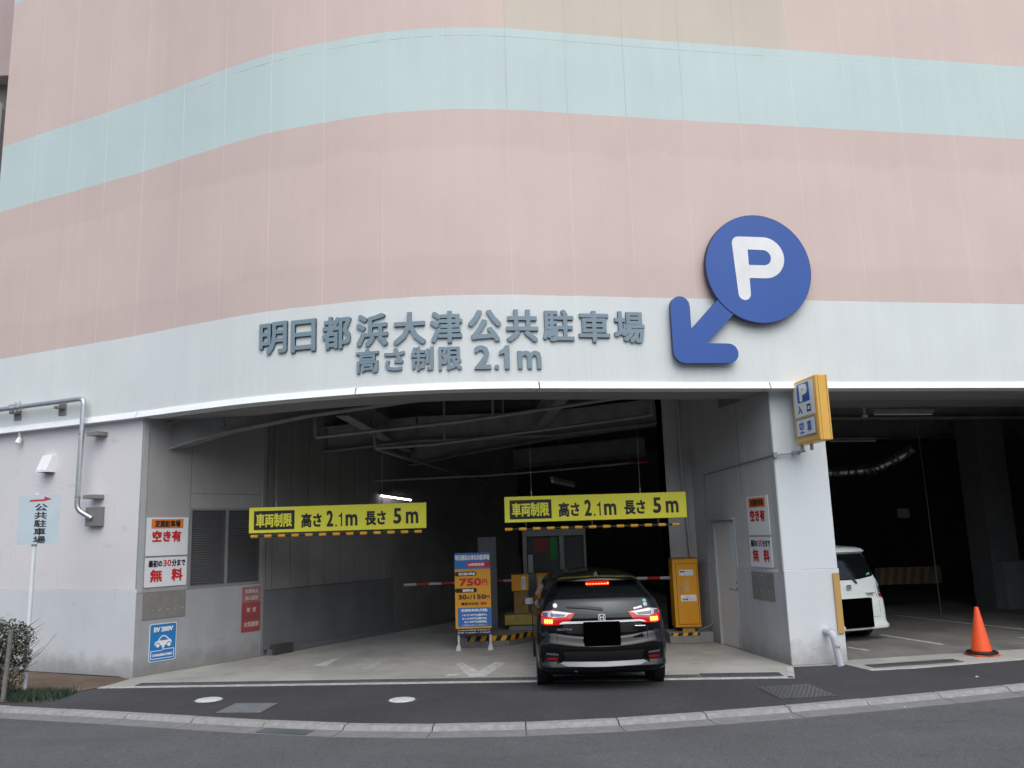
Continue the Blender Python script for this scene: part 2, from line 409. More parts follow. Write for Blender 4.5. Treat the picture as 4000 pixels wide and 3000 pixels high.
# ------------------------------------------------------------------ ground
def sheet(name, poly, z, m, th=.0, **k):
    mb = MB()
    mb.prism(poly, z-th if th else z-.02, z)
    return struct(name, mb, m, **k)
mb = MB(); mb.add([(-300, -300, -.058), (300, -300, -.058), (300, 300, -.058), (-300, 300, -.058)], [(0, 1, 2, 3)])
struct('road', mb, M_ROAD)
KB = [(-14, 14.6), (-9.2, 12.35), (-6.88, 11.46), (-4.91, 10.78), (-3.07, 10.11), (-2.15, 9.82), (-1.35, 9.64), (-.5, 9.56), (.47, 9.56), (1.42, 9.67), (3.32, 10.05), (5.27, 10.56), (6.23, 10.83), (9.5, 11.75), (14, 13.0)]
bm_poly = KB + [(16, 13.5), (16, 31), (-18, 31), (-18, 20)]
sheet('pavement', [tuple(p) for p in bm_poly], -.004, M_WALK, .05)
# kerb stones and gutter slabs, each about a metre long, following the kerb line
def resample(P, step):
    P = [V((*p, 0)) for p in P]; out = [P[0]]; acc = 0
    for a, b in zip(P, P[1:]):
        L = (b-a).length; d = (b-a)/L; s = step-acc
        while s < L: out.append(a+d*s); s += step
        acc = L-(s-step)
    return out
kerb = bpy.data.objects.new('kerb', None); C.objects.link(kerb); kerb['kind'] = 'structure'
ks = resample(KB, 1.0)
ks = [p for p in ks if -10 < p.x < 9.5]
def kn(i):
    t = (ks[min(i+1, len(ks)-1)]-ks[max(i-1, 0)]).normalized(); return V((t.y, -t.x, 0))
for i in range(len(ks)-1):
    a, b = ks[i], ks[i+1]; na, nb = kn(i), kn(i+1); t = (b-a).normalized()
    g = .006; jz = random.uniform(-.003, .003); a2, b2 = a+t*g, b-t*g
    prof = [(0, -.0), (.10, -.006), (.15, -.048), (.155, -.075), (0, -.075)]
    mb = MB(); vs_ = []
    for p, n in ((a2, na), (b2, nb)):
        for d, z in prof: vs_.append(p + n*d + V((0, 0, z+jz)))
    m_ = len(prof)
    mb.add(vs_, [(k, (k+1) % m_, m_+(k+1) % m_, m_+k) for k in range(m_)] + [tuple(range(m_-1, -1, -1)), tuple(range(m_, 2*m_))])
    obj('kerb_stone', mb, M_CONC, kerb, bev=.006)
    prof = [(.158, -.050), (.42, -.053), (.42, -.075), (.158, -.075)]
    mb = MB(); vs_ = []
    for p, n in ((a2, na), (b2, nb)):
        for d, z in prof: vs_.append(p + n*d + V((0, 0, z+jz*.5)))
    mb.add(vs_, [(k, (k+1) % 4, 4+(k+1) % 4, 4+k) for k in range(4)] + [(3, 2, 1, 0), (4, 5, 6, 7)])
    obj('gutter_slab', mb, M_GUT, kerb)
# garage floor with its apron
FL = [(-6.13, 12.53), (3.67, 11.65), (3.93, 12.5), (4.72, 12.56), (4.85, 12.02), (5.55, 12.1), (7.3, 12.53), (14, 14.3), (16, 14.9), (16, 30.9), (-17.9, 30.9), (-17.9, 21), (-9.5, 16.5), (-6.0, 13.25)]
def tri_sheet(name, poly, z, m, **k):
    r = delaunay_2d_cdt([V(p) for p in poly], [], [list(range(len(poly)))], 1, 1e-5)
    mb = MB(); mb.add([(p.x, p.y, z) for p in r[0]], [tuple(f) for f in r[2]])
    o = struct(name, mb, m, **k)
    if o.data.polygons and o.data.polygons[0].normal.z < 0: o.data.flip_normals()
    return o
tri_sheet('garage_floor', FL, 0.0, M_FLOOR)
M_BAY = ground_mat('stained_bay_concrete', (.20, .20, .185), .10, 60, .16, .75,
    stain=[(1.2, .42, .70, .75, (.085, .085, .08), (1, .45, 1)), (3, .5, .72, .5, (.17, .18, .13), (.5, 1.3, 1)), (6, .56, .72, .5, (.06, .06, .06), (.4, 1, 1))])
tri_sheet('parking_floor', [(4.86, 12.95), (6.2, 13.2), (7.6, 13.45), (9.8, 14.0), (15.7, 15.5), (15.7, 30.4), (4.4, 30.4), (4.4, 16), (4.80, 13.6)], .0025, M_BAY)
def strip(mb, a, b, d0, d1, z0, z1, gap=0):
    a, b = V((*a, 0)), V((*b, 0)); t = (b-a).normalized(); n = V((t.y, -t.x, 0))   # n points towards the street
    a, b = a+t*gap, b-t*gap
    mb.add([a-n*d0+V((0, 0, z0)), b-n*d0+V((0, 0, z0)), b-n*d1+V((0, 0, z0)), a-n*d1+V((0, 0, z0)),
            a-n*d0+V((0, 0, z1)), b-n*d0+V((0, 0, z1)), b-n*d1+V((0, 0, z1)), a-n*d1+V((0, 0, z1))],
           [(3, 2, 1, 0), (4, 5, 6, 7), (0, 1, 5, 4), (1, 2, 6, 5), (2, 3, 7, 6), (3, 0, 4, 7)])
edge = bpy.data.objects.new('apron_edge', None); C.objects.link(edge); edge['kind'] = 'structure'
A0, A1 = V((-6.13, 12.53)), V((3.67, 11.65))
for i in range(10):
    p, q = A0.lerp(A1, i/10), A0.lerp(A1, (i+1)/10)
    mb = MB(); strip(mb, p, q, -.01, .11, -.05, .004, .003); obj('edge_stone', mb, M_EDGE, edge, bev=.004)
mb = MB(); strip(mb, (3.67, 11.65), (3.93, 12.5), 0, .09, -.05, .004); obj('edge_stone', mb, M_EDGE, edge)
for a, b in (((4.85, 12.02), (5.55, 12.1)), ((5.55, 12.1), (7.3, 12.53)), ((7.3, 12.53), (10, 13.25))):
    mb = MB(); strip(mb, a, b, 0, .08, -.05, .005, .002); obj('edge_stone', mb, M_EDGE, edge, bev=.004)
# long drain grating behind the edge, a second one on the right
def grating(name, a, b, w, off, label, pitch=.045):
    a, b = V((*a, 0)), V((*b, 0)); t = (b-a).normalized(); n = V((-t.y, t.x, 0))
    a = a+n*off; b = b+n*off; L = (b-a).length
    g = thing(name, label, 'drain grate', a)
    mb = MB(); M = frame(a, t, n)
    mb.prism(rect(0, 0, L, w), .002, .005, M); obj('channel_shade', mb, mat('painted_channel_shade', (.035, .037, .038), .9), g)  # flat dark strip, stands in for the shaded hollow under the bars
    mb = MB()
    for y0 in (0, w-.012): mb.prism(rect(0, y0, L, y0+.012), .005, .014, M)
    mb.prism(rect(0, w/2-.004, L, w/2+.004), .005, .0125, M)
    obj('frame', mb, M_GRATE, g)
    mb = MB(); k = 0
    while k*pitch < L-.01:
        mb.prism(rect(k*pitch, .012, k*pitch+.012, w-.012), .005, .012, M, cap=True); k += 1
    o = obj('bar', mb, M_GRATE, g, kind='stuff')
    return g
u_ = (A1-A0).normalized()
grating('drain_grate', A0+u_*.5, A0+u_*8.6, .17, .13, 'long narrow drain grate across the garage entrance, passing under the black car')
grating('drain_grate', A0+u_*8.62, A0+u_*9.72, .26, .12, 'short wide drain grate at the right end of the entrance apron', .04)
grating('drain_grate', (5.0, 12.12), (6.4, 12.39), .22, .10, 'drain grate along the edge of the right-hand parking floor, left of the orange cone')
# left dirt patch and grass
tri_sheet('dirt_ground', [(-10, 15.25), (-10, 13.0), (-7.4, 11.8), (-6.95, 11.62), (-6.55, 12.0), (-6.13, 12.53), (-6.0, 13.28), (-7.2, 13.86)], .0035, M_DIRT)
mb = MB()
for i in range(5200):
    x = random.gauss(-6.95, .42); y = random.gauss(11.98, .17)
    if x > -6.25 or x < -8.2 or y < 11.62-(x+6.9)*.42+.03: continue
    h = random.uniform(.03, .10); a = random.uniform(0, 6.28); w = .008
    p = V((x, y, 0)); d = V((math.cos(a), math.sin(a), 0))
    tip = p + V((random.uniform(-.05, .05), random.uniform(-.05, .05), h))
    mb.add([p-d*w, p+d*w, tip], [(0, 1, 2)])
g = obj('grass', mb, M_GRASS, kind='stuff'); tag(g, 'patch of short dark grass and weeds round the foot of the signpost', 'grass')

# covers on the pavement
for (x, y, r_), lab in (((-4.10, 11.39, .17), 'round white valve cover left of the square steel cover'), ((-1.51, 10.99, .165), 'round white valve cover in front of the entrance, nearer the black car')):
    mb = MB(); mb.lathe([(0.001, .006), (r_-.012, .006), (r_-.006, .004), (r_, -.002)], 32, Matrix.Translation((x, y, 0)))
    mb.lathe([(r_, -.003), (r_+.018, -.0025), (r_+.018, -.004)], 32, Matrix.Translation((x, y, 0)), 1)
    o = obj('valve_cover', mb, [M_MANW, M_GRATE], smooth=True); tag(o, lab, 'manhole cover', 'round white valve covers')
sq = thing('steel_cover', 'square grey steel cover with a rusty rim between the two round white covers', 'manhole cover', (-3.4, 10.8, 0))
Msq = frame((-3.70, 10.53, -.004), (.54, -.06, 0), (.02, .55, 0))
plate('cover_frame', Msq, rect(-.02, -.02, .58, .56), 0, .004, mat('rusty_rim', (.10, .05, .035), .8, var=.3, scale=12), sq)
plate('cover_plate', Msq, rect(0, 0, .56, .54), .003, .008, M_STEELPL, sq)
gc = thing('ribbed_cover', 'large iron cover with a raised block pattern in the pavement right of the black car', 'manhole cover', (3.4, 10.8, 0))
Mg = frame((3.05, 10.32, -.004), (.73, .06, 0), (0, .80, 0))
plate('cover_plate', Mg, rect(0, 0, .73, .82), 0, .005, mat('iron_cover', (.075, .078, .08), .6, .4, var=.25, scale=8), gc)
mb = MB()
for i in range(12):
    for j in range(14):
        x, y = .03+i*.056+(.0 if j % 2 else .012), .03+j*.055
        mb.prism(rect(x, y, x+.038, y+.028), .005, .010, Mg)
obj('raised_block', mb, mat('worn_iron', (.17, .175, .18), .5, .5, var=.2, scale=20), gc, kind='stuff')
gd = thing('gutter_grate', 'dark inspection cover set in the gutter below the square steel cover', 'drain grate', (-2.7, 9.75, -.05))
Mgd = frame((-2.95, 9.66, -.052), (.62, -.2, 0), (.2, .62, 0))
plate('cover_plate', Mgd, rect(0, 0, .62, .20), 0, .008, M_GRATE, gd)
# floor paint: worn arrow left, V-shaped arrow centre, bay lines right
def flat(name, poly, z, m=M_MARK, **k):
    mb = MB(); mb.add([(x, y, z) for x, y in poly], [tuple(range(len(poly)))]); o = obj(name, mb, m, kind='structure', **k)
    if o.data.polygons[0].normal.z < 0: o.data.flip_normals()
    return o
flat('road_marking', [(-3.38, 14.0), (-3.14, 13.90), (-3.10, 14.95)], .004)
flat('road_marking', [(-2.50, 13.5), (-2.38, 14.3), (-2.26, 14.25), (-2.30, 13.5)], .004, mat('fainter_marking', (.42, .44, .43), .85, var=.2, scale=8))
flat('road_marking', [(-1.04, 13.75), (-.93, 13.85), (-.63, 12.95), (-.63, 12.47), (-.74, 12.47)], .004)
flat('road_marking', [(-.63, 12.45), (-.63, 12.95), (-.42, 13.75), (-.24, 13.70), (-.52, 12.47)], .004)
flat('road_marking', [(-1.12, 12.62), (-.94, 12.60), (-.90, 12.78), (-1.06, 12.80)], .004)
flat('bay_line', [(5.38, 14.18), (5.40, 14.24), (5.60, 13.82), (5.53, 13.80)], .004)
flat('bay_line', [(6.50, 15.6), (6.58, 15.63), (6.98, 14.2), (6.90, 14.18)], .004)
flat('bay_line', [(8.10, 18.6), (8.20, 18.6), (9.25, 15.7), (9.15, 15.7)], .004)
flat('bay_line', [(8.9, 14.55), (9.1, 14.62), (8.62, 14.75), (8.45, 14.7)], .004)

# ------------------------------------------------------------------ the building
B = thing('parking_building', 'large curved parking building in pink, pale blue and white with dark vehicle openings', 'building', (0, 14, 0))
# ALC panels: joints about 0.945 m apart along the curve
xs = [.051]
def step_x(x, d):
    s = 0; h = .01*(1 if d > 0 else -1)
    while s < abs(d):
        s += math.hypot(h, wy(x+h)-wy(x)); x += h
    return x
while xs[-1] < 13: xs.append(step_x(xs[-1], .945))
while xs[0] > -9.6: xs.insert(0, step_x(xs[0], -.945))
xs[0] = -9.78
ZC = 9.575; G = .0045
def panel_mesh(xa, xb, z0, z1, th=.10, ch=.0015):
    n = 5; X = lin(xa+G, xb-G, n); mb = MB()
    cols = [(X[0], 0)] + [(x, 1) for x in ([X[0]+ch*1.0]+X[1:-1]+[X[-1]-ch])] + [(X[-1], 0)]
    vs_ = []
    for x, f in cols:
        for z, g2 in ((z0+G, 0), (z0+G+ch, 1), (z1-G-ch, 1), (z1-G, 0)):
            vs_.append(wp(x, 0 if (f and g2) else -ch*.9, z))
    fs = [(i*4+k, (i+1)*4+k, (i+1)*4+k+1, i*4+k+1) for i in range(len(cols)-1) for k in range(3)]
    o = len(vs_)
    ring = [i*4 for i in range(len(cols))] + [(len(cols)-1)*4+k for k in (1, 2, 3)] + [i*4+3 for i in range(len(cols)-2, -1, -1)] + [2, 1]
    back = []
    for r_ in ring:
        p = V(vs_[r_]); x = p.x; back.append(p - wn_(x)*th)
    vs_ += back; m_ = len(ring)
    fs += [(ring[k], o+k, o+(k+1) % m_, ring[(k+1) % m_]) for k in range(m_)]
    mb.add(vs_, fs); return mb
for i in range(len(xs)-1):
    xa, xb = xs[i], xs[i+1]
    obj('wall_panel', panel_mesh(xa, xb, 4.15, ZC), P_MAIN, B, smooth=True)
    beige = xa > -.01 and xb < 4.8
    o = obj('wall_panel', panel_mesh(xa, xb, ZC, 16.2), P_BEIGE if beige else P_MAIN, B, smooth=True)
    if beige: o['label'] = 'beige upper wall panel'
mb = MB(); curved(mb, lin(-9.77, 13, 60), 4.14, 16.2, -.30, -.0013); obj('joint_sealant', mb, P_SEAL, B)
# end return wall at far left and roof
e0 = wp(-9.78, -.0); 
mb = MB(); mb.add([wp(-9.785, -.01, 0), wp(-9.785, -.01, 16.2), V((-10.3, 30.6, 16.2)), V((-10.3, 30.6, 0))], [(0, 1, 2, 3)]); obj('end_wall', mb, P_MAIN, B)
mb = MB(); mb.add([(-10.2, 15.2, 16.19), (16, 11.5, 16.19), (16, 31, 16.19), (-10.4, 31, 16.19)], [(0, 1, 2, 3)]); obj('roof', mb, M_DARKC, B)
# white fascia trim pieces
for a, b in ((-9.78, -6.10), (-6.10, -2.24), (-2.24, .384), (.384, 3.885), (3.885, 8.2), (8.2, 13)):
    mb = MB(); curved(mb, lin(a+.010, b-.010, 16), 4.05, 4.152, -.25, .015, ob=.06); obj('fascia_trim', mb, M_FASCIA, B, smooth=True)
mb = MB(); curved(mb, lin(-9.75, 13, 70), 4.055, 4.145, -.2, .002); obj('fascia_backing', mb, M_BLACK, B)
# soffits
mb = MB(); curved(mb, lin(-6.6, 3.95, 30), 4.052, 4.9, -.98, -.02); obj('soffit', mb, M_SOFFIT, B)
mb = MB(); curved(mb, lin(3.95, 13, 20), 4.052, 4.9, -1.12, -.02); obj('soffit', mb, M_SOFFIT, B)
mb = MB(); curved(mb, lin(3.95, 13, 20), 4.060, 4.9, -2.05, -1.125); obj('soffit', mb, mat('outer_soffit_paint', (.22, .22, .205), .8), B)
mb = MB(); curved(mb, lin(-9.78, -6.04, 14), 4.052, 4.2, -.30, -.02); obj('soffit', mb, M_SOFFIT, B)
mb = MB(); curved(mb, lin(9.9, 13, 8), 0, 4.055, -.30, -.085); obj('lower_wall', mb, M_LOWER, B)  # added out of view to keep light out of the right bay
mb = MB(); mb.add([wp(13, -.01, 0), wp(13, -.01, 16.2), V((16, 15.2, 16.2)), V((16, 15.2, 0))], [(0, 1, 2, 3)]); obj('end_wall', mb, P_MAIN, B)  # closes the unseen right side, added to keep the bay dark
# lower wall, left of the entrance
mb = MB(); curved(mb, lin(-9.78, -6.055, 14), 1.33, 4.055, -.30, -.085); obj('lower_wall', mb, M_LOWER, B)
mb = MB(); curved(mb, lin(-9.78, -6.045, 14), 0, 1.325, -.30, -.070); obj('dado', mb, M_DADO, B, bev=.008)

def slab(name, a, b, z0, z1, th, m, bev=0, parent=B, side=1):
    """vertical slab whose visible face runs a->b"""
    a, b = V((*a, 0)), V((*b, 0)); t = (b-a).normalized(); n = V((-t.y, t.x, 0))*side; mb = MB()
    mb.add([a+V((0, 0, z0)), b+V((0, 0, z0)), b+n*th+V((0, 0, z0)), a+n*th+V((0, 0, z0)), a+V((0, 0, z1)), b+V((0, 0, z1)), b+n*th+V((0, 0, z1)), a+n*th+V((0, 0, z1))],
           [(3, 2, 1, 0), (4, 5, 6, 7), (0, 1, 5, 4), (1, 2, 6, 5), (2, 3, 7, 6), (3, 0, 4, 7)])
    return obj(name, mb, m, parent, bev=bev)
# L1: inner left wall with the louvre
L1a, L1b = wp(-6.05, -.078).xy, V((-4.625, 15.24)); tL = (L1b-L1a).normalized()
def l1(s, off=0):
    n = V((tL.y, -tL.x)); return L1a + tL*s + n*off
LL = (L1b-L1a).length
ZD = 1.27
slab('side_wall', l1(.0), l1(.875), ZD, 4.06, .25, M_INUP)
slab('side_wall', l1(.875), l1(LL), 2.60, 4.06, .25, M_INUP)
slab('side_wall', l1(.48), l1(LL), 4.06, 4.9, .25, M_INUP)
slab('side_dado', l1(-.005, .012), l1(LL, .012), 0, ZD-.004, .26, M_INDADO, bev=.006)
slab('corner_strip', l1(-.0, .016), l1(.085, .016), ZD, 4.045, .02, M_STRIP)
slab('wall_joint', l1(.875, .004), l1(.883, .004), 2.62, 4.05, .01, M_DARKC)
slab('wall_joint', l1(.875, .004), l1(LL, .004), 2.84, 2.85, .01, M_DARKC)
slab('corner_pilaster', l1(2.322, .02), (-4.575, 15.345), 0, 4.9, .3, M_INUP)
# louvre window
lv = slab('louver_window', l1(.872, -.10), l1(2.325, -.10), 1.27, 2.60, .02, M_VOID)
Mlv = frame((*l1(.873), 0), (tL.x, tL.y, 0))
mb = MB()
mb.prism(rect(0, 1.27, .045, 2.60), -.10, .015, Mlv); mb.prism(rect(1.405, 1.27, 1.45, 2.60), -.10, .015, Mlv)
mb.prism(rect(.045, 1.27, 1.405, 1.31), -.10, .013, Mlv); mb.prism(rect(.045, 2.56, 1.405, 2.60), -.10, .013, Mlv)
mb.prism(rect(.70, 1.31, .75, 2.56), -.10, .014, Mlv)
obj('frame', mb, mat('louvre_frame', (.27, .28, .285), .5, .3), lv)
M_SLAT = mat('louvre_slat', (.21, .215, .22), .5, .3, var=.1)
for x0, x1 in ((.045, .70), (.75, 1.405)):
    for k in range(32):
        z = 1.315 + k*.0389
        mb = MB(); mb.add([Mlv @ V(p) for p in ((x0, z, .004), (x1, z, .004), (x1, z+.030, -.045), (x0, z+.030, -.045), (x0, z+.004, .006), (x1, z+.004, .006), (x1, z+.034, -.043), (x0, z+.034, -.043))],
               [(3, 2, 1, 0), (4, 5, 6, 7), (0, 1, 5, 4), (1, 2, 6, 5), (2, 3, 7, 6), (3, 0, 4, 7)])
        obj('slat', mb, M_SLAT, lv)
# W2: ramp wall beyond with vertical panels above a dark dado
W2a = V((-4.567, 15.354)); tW = (V((-3.114, 17.765))-W2a).normalized()
def w2(s, off=0): return W2a + tW*s + V((tW.y, -tW.x))*off
js = [.0, .148, .595, 1.05, 1.5, 1.934, 2.365, 2.8, 3.18, 3.551]
for a, b in zip(js, js[1:]):
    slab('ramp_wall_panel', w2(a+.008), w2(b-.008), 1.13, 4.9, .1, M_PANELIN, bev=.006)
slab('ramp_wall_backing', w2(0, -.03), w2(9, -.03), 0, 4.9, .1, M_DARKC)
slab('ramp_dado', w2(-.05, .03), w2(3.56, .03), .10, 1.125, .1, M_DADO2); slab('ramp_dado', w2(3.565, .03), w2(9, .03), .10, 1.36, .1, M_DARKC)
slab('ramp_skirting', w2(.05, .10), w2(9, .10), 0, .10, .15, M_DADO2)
slab('ramp_gutter_box', w2(.10, .16), w2(.55, .16), 0, .17, .12, mat('dark_gutter_box', (.05, .05, .05), .8))
# R1: inner right wall, door and pier
R1a, R1b = V((3.955, 12.625)), V((3.37, 15.86)); tR = (R1b-R1a).normalized()
def r1(s, off=0):
    n = V((-tR.y, tR.x)); return R1a + tR*s + n*off
slab('side_wall', r1(0), r1(1.585), 1.335, 4.9, .3, M_INR, side=-1)
slab('side_wall', r1(1.585), r1(2.46), 2.12, 4.9, .3, M_INR, side=-1)
slab('side_wall', r1(2.46), r1(3.29), 1.335, 4.9, .3, M_INR, side=-1)
slab('side_dado', r1(0, .012), r1(1.585, .012), 0, 1.33, .3, M_INRD, side=-1, bev=.006)
slab('side_dado', r1(2.46, .012), r1(3.29, .012), 0, 1.33, .3, M_INRD, side=-1, bev=.006)
slab('corner_strip', r1(.0, .016), r1(.13, .016), 1.335, 4.04, .02, M_STRIP, side=-1)
slab('wall_joint', r1(1.20, .004), r1(1.208, .004), 2.5, 4.05, .01, M_DARKC, side=-1)
dr = slab('door', r1(1.60, -.03), r1(2.445, -.03), .01, 2.10, .04, M_DOOR, side=-1, bev=.004)
Mdr = frame((*r1(2.445), 0), (-tR.x, -tR.y, 0))
mb = MB(); mb.prism(rect(-.02, 0, 0, 2.12), -.05, .012, Mdr); mb.prism(rect(.845, 0, .865, 2.12), -.05, .012, Mdr); mb.prism(rect(0, 2.10, .845, 2.12), -.05, .012, Mdr)
mb.prism(rect(-.03, 2.13, .88, 2.155), -.0, .05, Mdr)
obj('door_frame', mb, M_STRIP, dr)
mb = MB(); mb.tube([Mdr @ V(p) for p in ((.73, .98, -.03), (.73, .98, .05), (.60, .98, .05))], .011, 8); mb.prism(circ(.73, .98, .028, 12), -.03, -.018, Mdr); mb.prism(circ(.73, 1.09, .024, 12), -.03, -.016, Mdr)
obj('door_handle', mb, M_STEEL, dr, smooth=True)
slab('pier', (2.87, 15.86), (3.42, 15.86), 0, 4.9, .7, M_INR)
slab('pier_dado', (2.86, 15.848), (3.37, 15.848), 0, 1.33, .1, M_INDADO)
slab('pier_edge', (2.87, 16.56), (2.87, 15.862), 0, 4.9, .3, M_INR)
# right-hand pillar
mb = MB()
def plan(mb, P, z0, z1): mb.prism(P, z0, z1)
plan(mb, [(3.957, 12.622), (4.80, 12.76), (4.72, 13.6), (4.40, 14.4), (3.65, 14.4)], 1.362, 4.056); obj('pillar', mb, M_PILLAR, B)
mb = MB(); plan(mb, [(3.948, 12.606), (4.815, 12.748), (4.735, 13.6), (4.41, 14.4), (3.66, 14.4)], 0, 1.356); obj('pillar_dado', mb, M_DADO, B, bev=.008)
mb = MB(); mb.box((4.02, 14.4, 0), (4.3, 15.8, 4.9)); obj('inner_wall', mb, M_DARKC, B)
# interior shell: ceiling deck, back wall, sides, columns
def ceil(mb, P, z): mb.prism(P, z, z+.2)
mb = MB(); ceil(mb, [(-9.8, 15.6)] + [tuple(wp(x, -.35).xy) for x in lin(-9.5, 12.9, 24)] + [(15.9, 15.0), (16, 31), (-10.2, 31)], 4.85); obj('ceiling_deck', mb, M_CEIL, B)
mb = MB(); mb.box((-18, 30.5, 0), (16, 30.9, 5)); mb.box((15.8, 14.2, 0), (16.2, 31, 5)); mb.box((-18.2, 17, 0), (-17.9, 31, 5)); obj('back_wall', mb, M_DARKC, B)
def hbeam(pts, w, h, name='ceiling_beam', m=M_BEAM):
    """steel beam hanging above the given bottom-flange line"""
    mb = MB()
    for p, q in zip(pts, pts[1:]):
        p, q = V(p), V(q); t = (q-p).normalized(); s = t.cross(V((0, 0, 1))).normalized(); up = s.cross(t)
        for a0, a1, b0, b1 in ((-w/2, w/2, 0, .02), (-.012, .012, .02, h-.02), (-w/2, w/2, h-.02, h)):
            vs_ = []
            for e in (p, q):
                for a, b_ in ((a0, b0), (a1, b0), (a1, b1), (a0, b1)): vs_.append(e+s*a+up*b_)
            mb.add(vs_, [(0, 1, 5, 4), (1, 2, 6, 5), (2, 3, 7, 6), (3, 0, 4, 7), (3, 2, 1, 0), (4, 5, 6, 7)])
    return obj(name, mb, m, B)
hbeam([(-5.70, 13.80, 3.56), (-4.76, 13.65, 3.79), (-3.43, 13.55, 4.01), (-1.97, 13.45, 4.16), (-.2, 13.35, 4.35)], .26, .45)
hbeam([(-2.91, 14.0, 4.07), (-2.68, 15.6, 3.98), (-2.4, 19, 3.9)], .22, .4)
hbeam([(.85, 14.2, 4.25), (.55, 17.5, 4.15)], .22, .4)
hbeam([(-5.07, 16.5, 3.60), (-1.97, 17.0, 3.93), (.82, 17.0, 3.95), (2.89, 16.5, 4.07)], .30, .5)
hbeam([(-4.63, 20.0, 3.30), (-2.17, 19.0, 3.63), (-1.22, 19.0, 3.80), (.89, 18.5, 4.05), (3.15, 18.0, 4.23)], .30, .5)
hbeam([(-4, 24, 3.6), (3.5, 22, 3.9)], .3, .5)
hbeam([(4.5, 16.4, 4.1), (14, 18.2, 4.1)], .3, .5); hbeam([(4.5, 20.4, 4.1), (14, 22.2, 4.1)], .3, .5)
mb = MB(); plan(mb, [(10.72, 19.2), (11.42, 19.32), (11.32, 20), (10.62, 19.9)], 0, 4.9); obj('column', mb, mat('column_concrete', (.16, .16, .155), .85, var=.15), B)
mb = MB(); plan(mb, [(10.85, 19.0), (11.55, 19.12), (11.42, 20), (10.72, 19.9)], 0, 1.05); obj('column_base', mb, mat('column_base_concrete', (.22, .225, .23), .85, var=.15), B)
mb = MB(); mb.box((8.1, 19.3, .60), (9.6, 19.36, .98)); obj('parapet', mb, mat('dark_board', (.035, .035, .032), .8), B)  # parapet board in a plain near-black tone
Mp = frame((8.1, 19.29, .6), (1, 0, 0)); 
for k in range(7):
    plate('hazard_stripe', Mp, [(.06+k*.2, 0), (.16+k*.2, 0), (.24+k*.2, .38), (.14+k*.2, .38)], 0, .004, mat('dull_yellow', (.11, .065, .014), .7), B)

# neighbouring block seen past the left end
NB = thing('neighbour_building', 'corner of a neighbouring pink block with a dark recess and white-framed panel, top left edge', 'building', (-11.8, 18, 0))
mb = MB(); mb.box((-16, 17.5, 12.75), (-10.2, 20, 17)); obj('wall', mb, M_NEIGH, NB)
mb = MB(); mb.box((-16, 17.9, 11.0), (-10.3, 20, 12.75)); obj('recess', mb, M_DARKC, NB)
mb = MB(); mb.box((-16, 17.4, 8.0), (-11.42, 20, 11.9)); obj('lower_wall', mb, mat('grey_panel_wall', (.35, .33, .35), .7), NB)
mb = MB(); mb.box((-11.50, 17.3, 8.0), (-11.40, 17.4, 11.98)); mb.box((-16, 17.3, 11.9), (-11.5, 17.4, 11.98)); obj('panel_frame', mb, M_FASCIA, NB)

# ------------------------------------------------------------------ facade lettering
ONE = '\uff11'
lt = thing('facade_lettering', 'raised grey-blue Japanese letters of the car park name on the white band above the entrance', 'lettering', (-.9, 11.6, 4.7))
for ch, x, z0, z1, w in (('明', -3.55, 4.765, 5.253, .485), ('日', -3.06, 4.75, 5.241, .412), ('都', -2.54, 4.745, 5.235, .459), ('浜', -2.0, 4.739, 5.224, .481), ('大', -1.45, 4.733, 5.211, .467),
        ('津', -.92, 4.735, 5.205, .461), ('公', -.37, 4.741, 5.211, .475), ('共', .17, 4.737, 5.214, .466), ('駐', .70, 4.747, 5.223, .466), ('車', 1.23, 4.739, 5.213, .474), ('場', 1.76, 4.737, 5.214, .471)):
    text('letter', ch, wframe(x, 0, .0), (-w/2, z0, w/2, z1), [M_LETTER, M_LETDK], lt, bold=.0125, depth=.034)
l2 = thing('height_limit_lettering', 'smaller raised grey-blue letters reading the 2.1m height limit, below the name', 'lettering', (-.9, 11.6, 4.35))
for ch, x, z0, z1, w in (('高', -2.07, 4.353, 4.707, .348), ('さ', -1.67, 4.361, 4.69, .30), ('制', -1.27, 4.344, 4.693, .322), ('限', -.87, 4.337, 4.675, .331),
        ('2', -.41, 4.337, 4.686, .238), ('.', -.21, 4.335, 4.40, .065), ('1', -.09, 4.338, 4.68, .15), ('m', .26, 4.338, 4.604, .345)):
    if ch == '1':
        Mw = wframe(x, 0, 0); mb = MB(); one = [(-.01, 4.338), (.065, 4.338), (.065, 4.68), (.005, 4.68), (-.03, 4.63), (-.085, 4.60), (-.085, 4.545), (-.01, 4.565)]
        mb.prism(one, 0, .046, Mw); obj('letter', mb, M_LETTER, l2); continue
    text('letter', ch, wframe(x, 0, .0), (-w/2, z0, w/2, z1), [M_LETTER, M_LETDK], l2, bold=.009 if ch not in '2.1m' else .011, depth=.030)

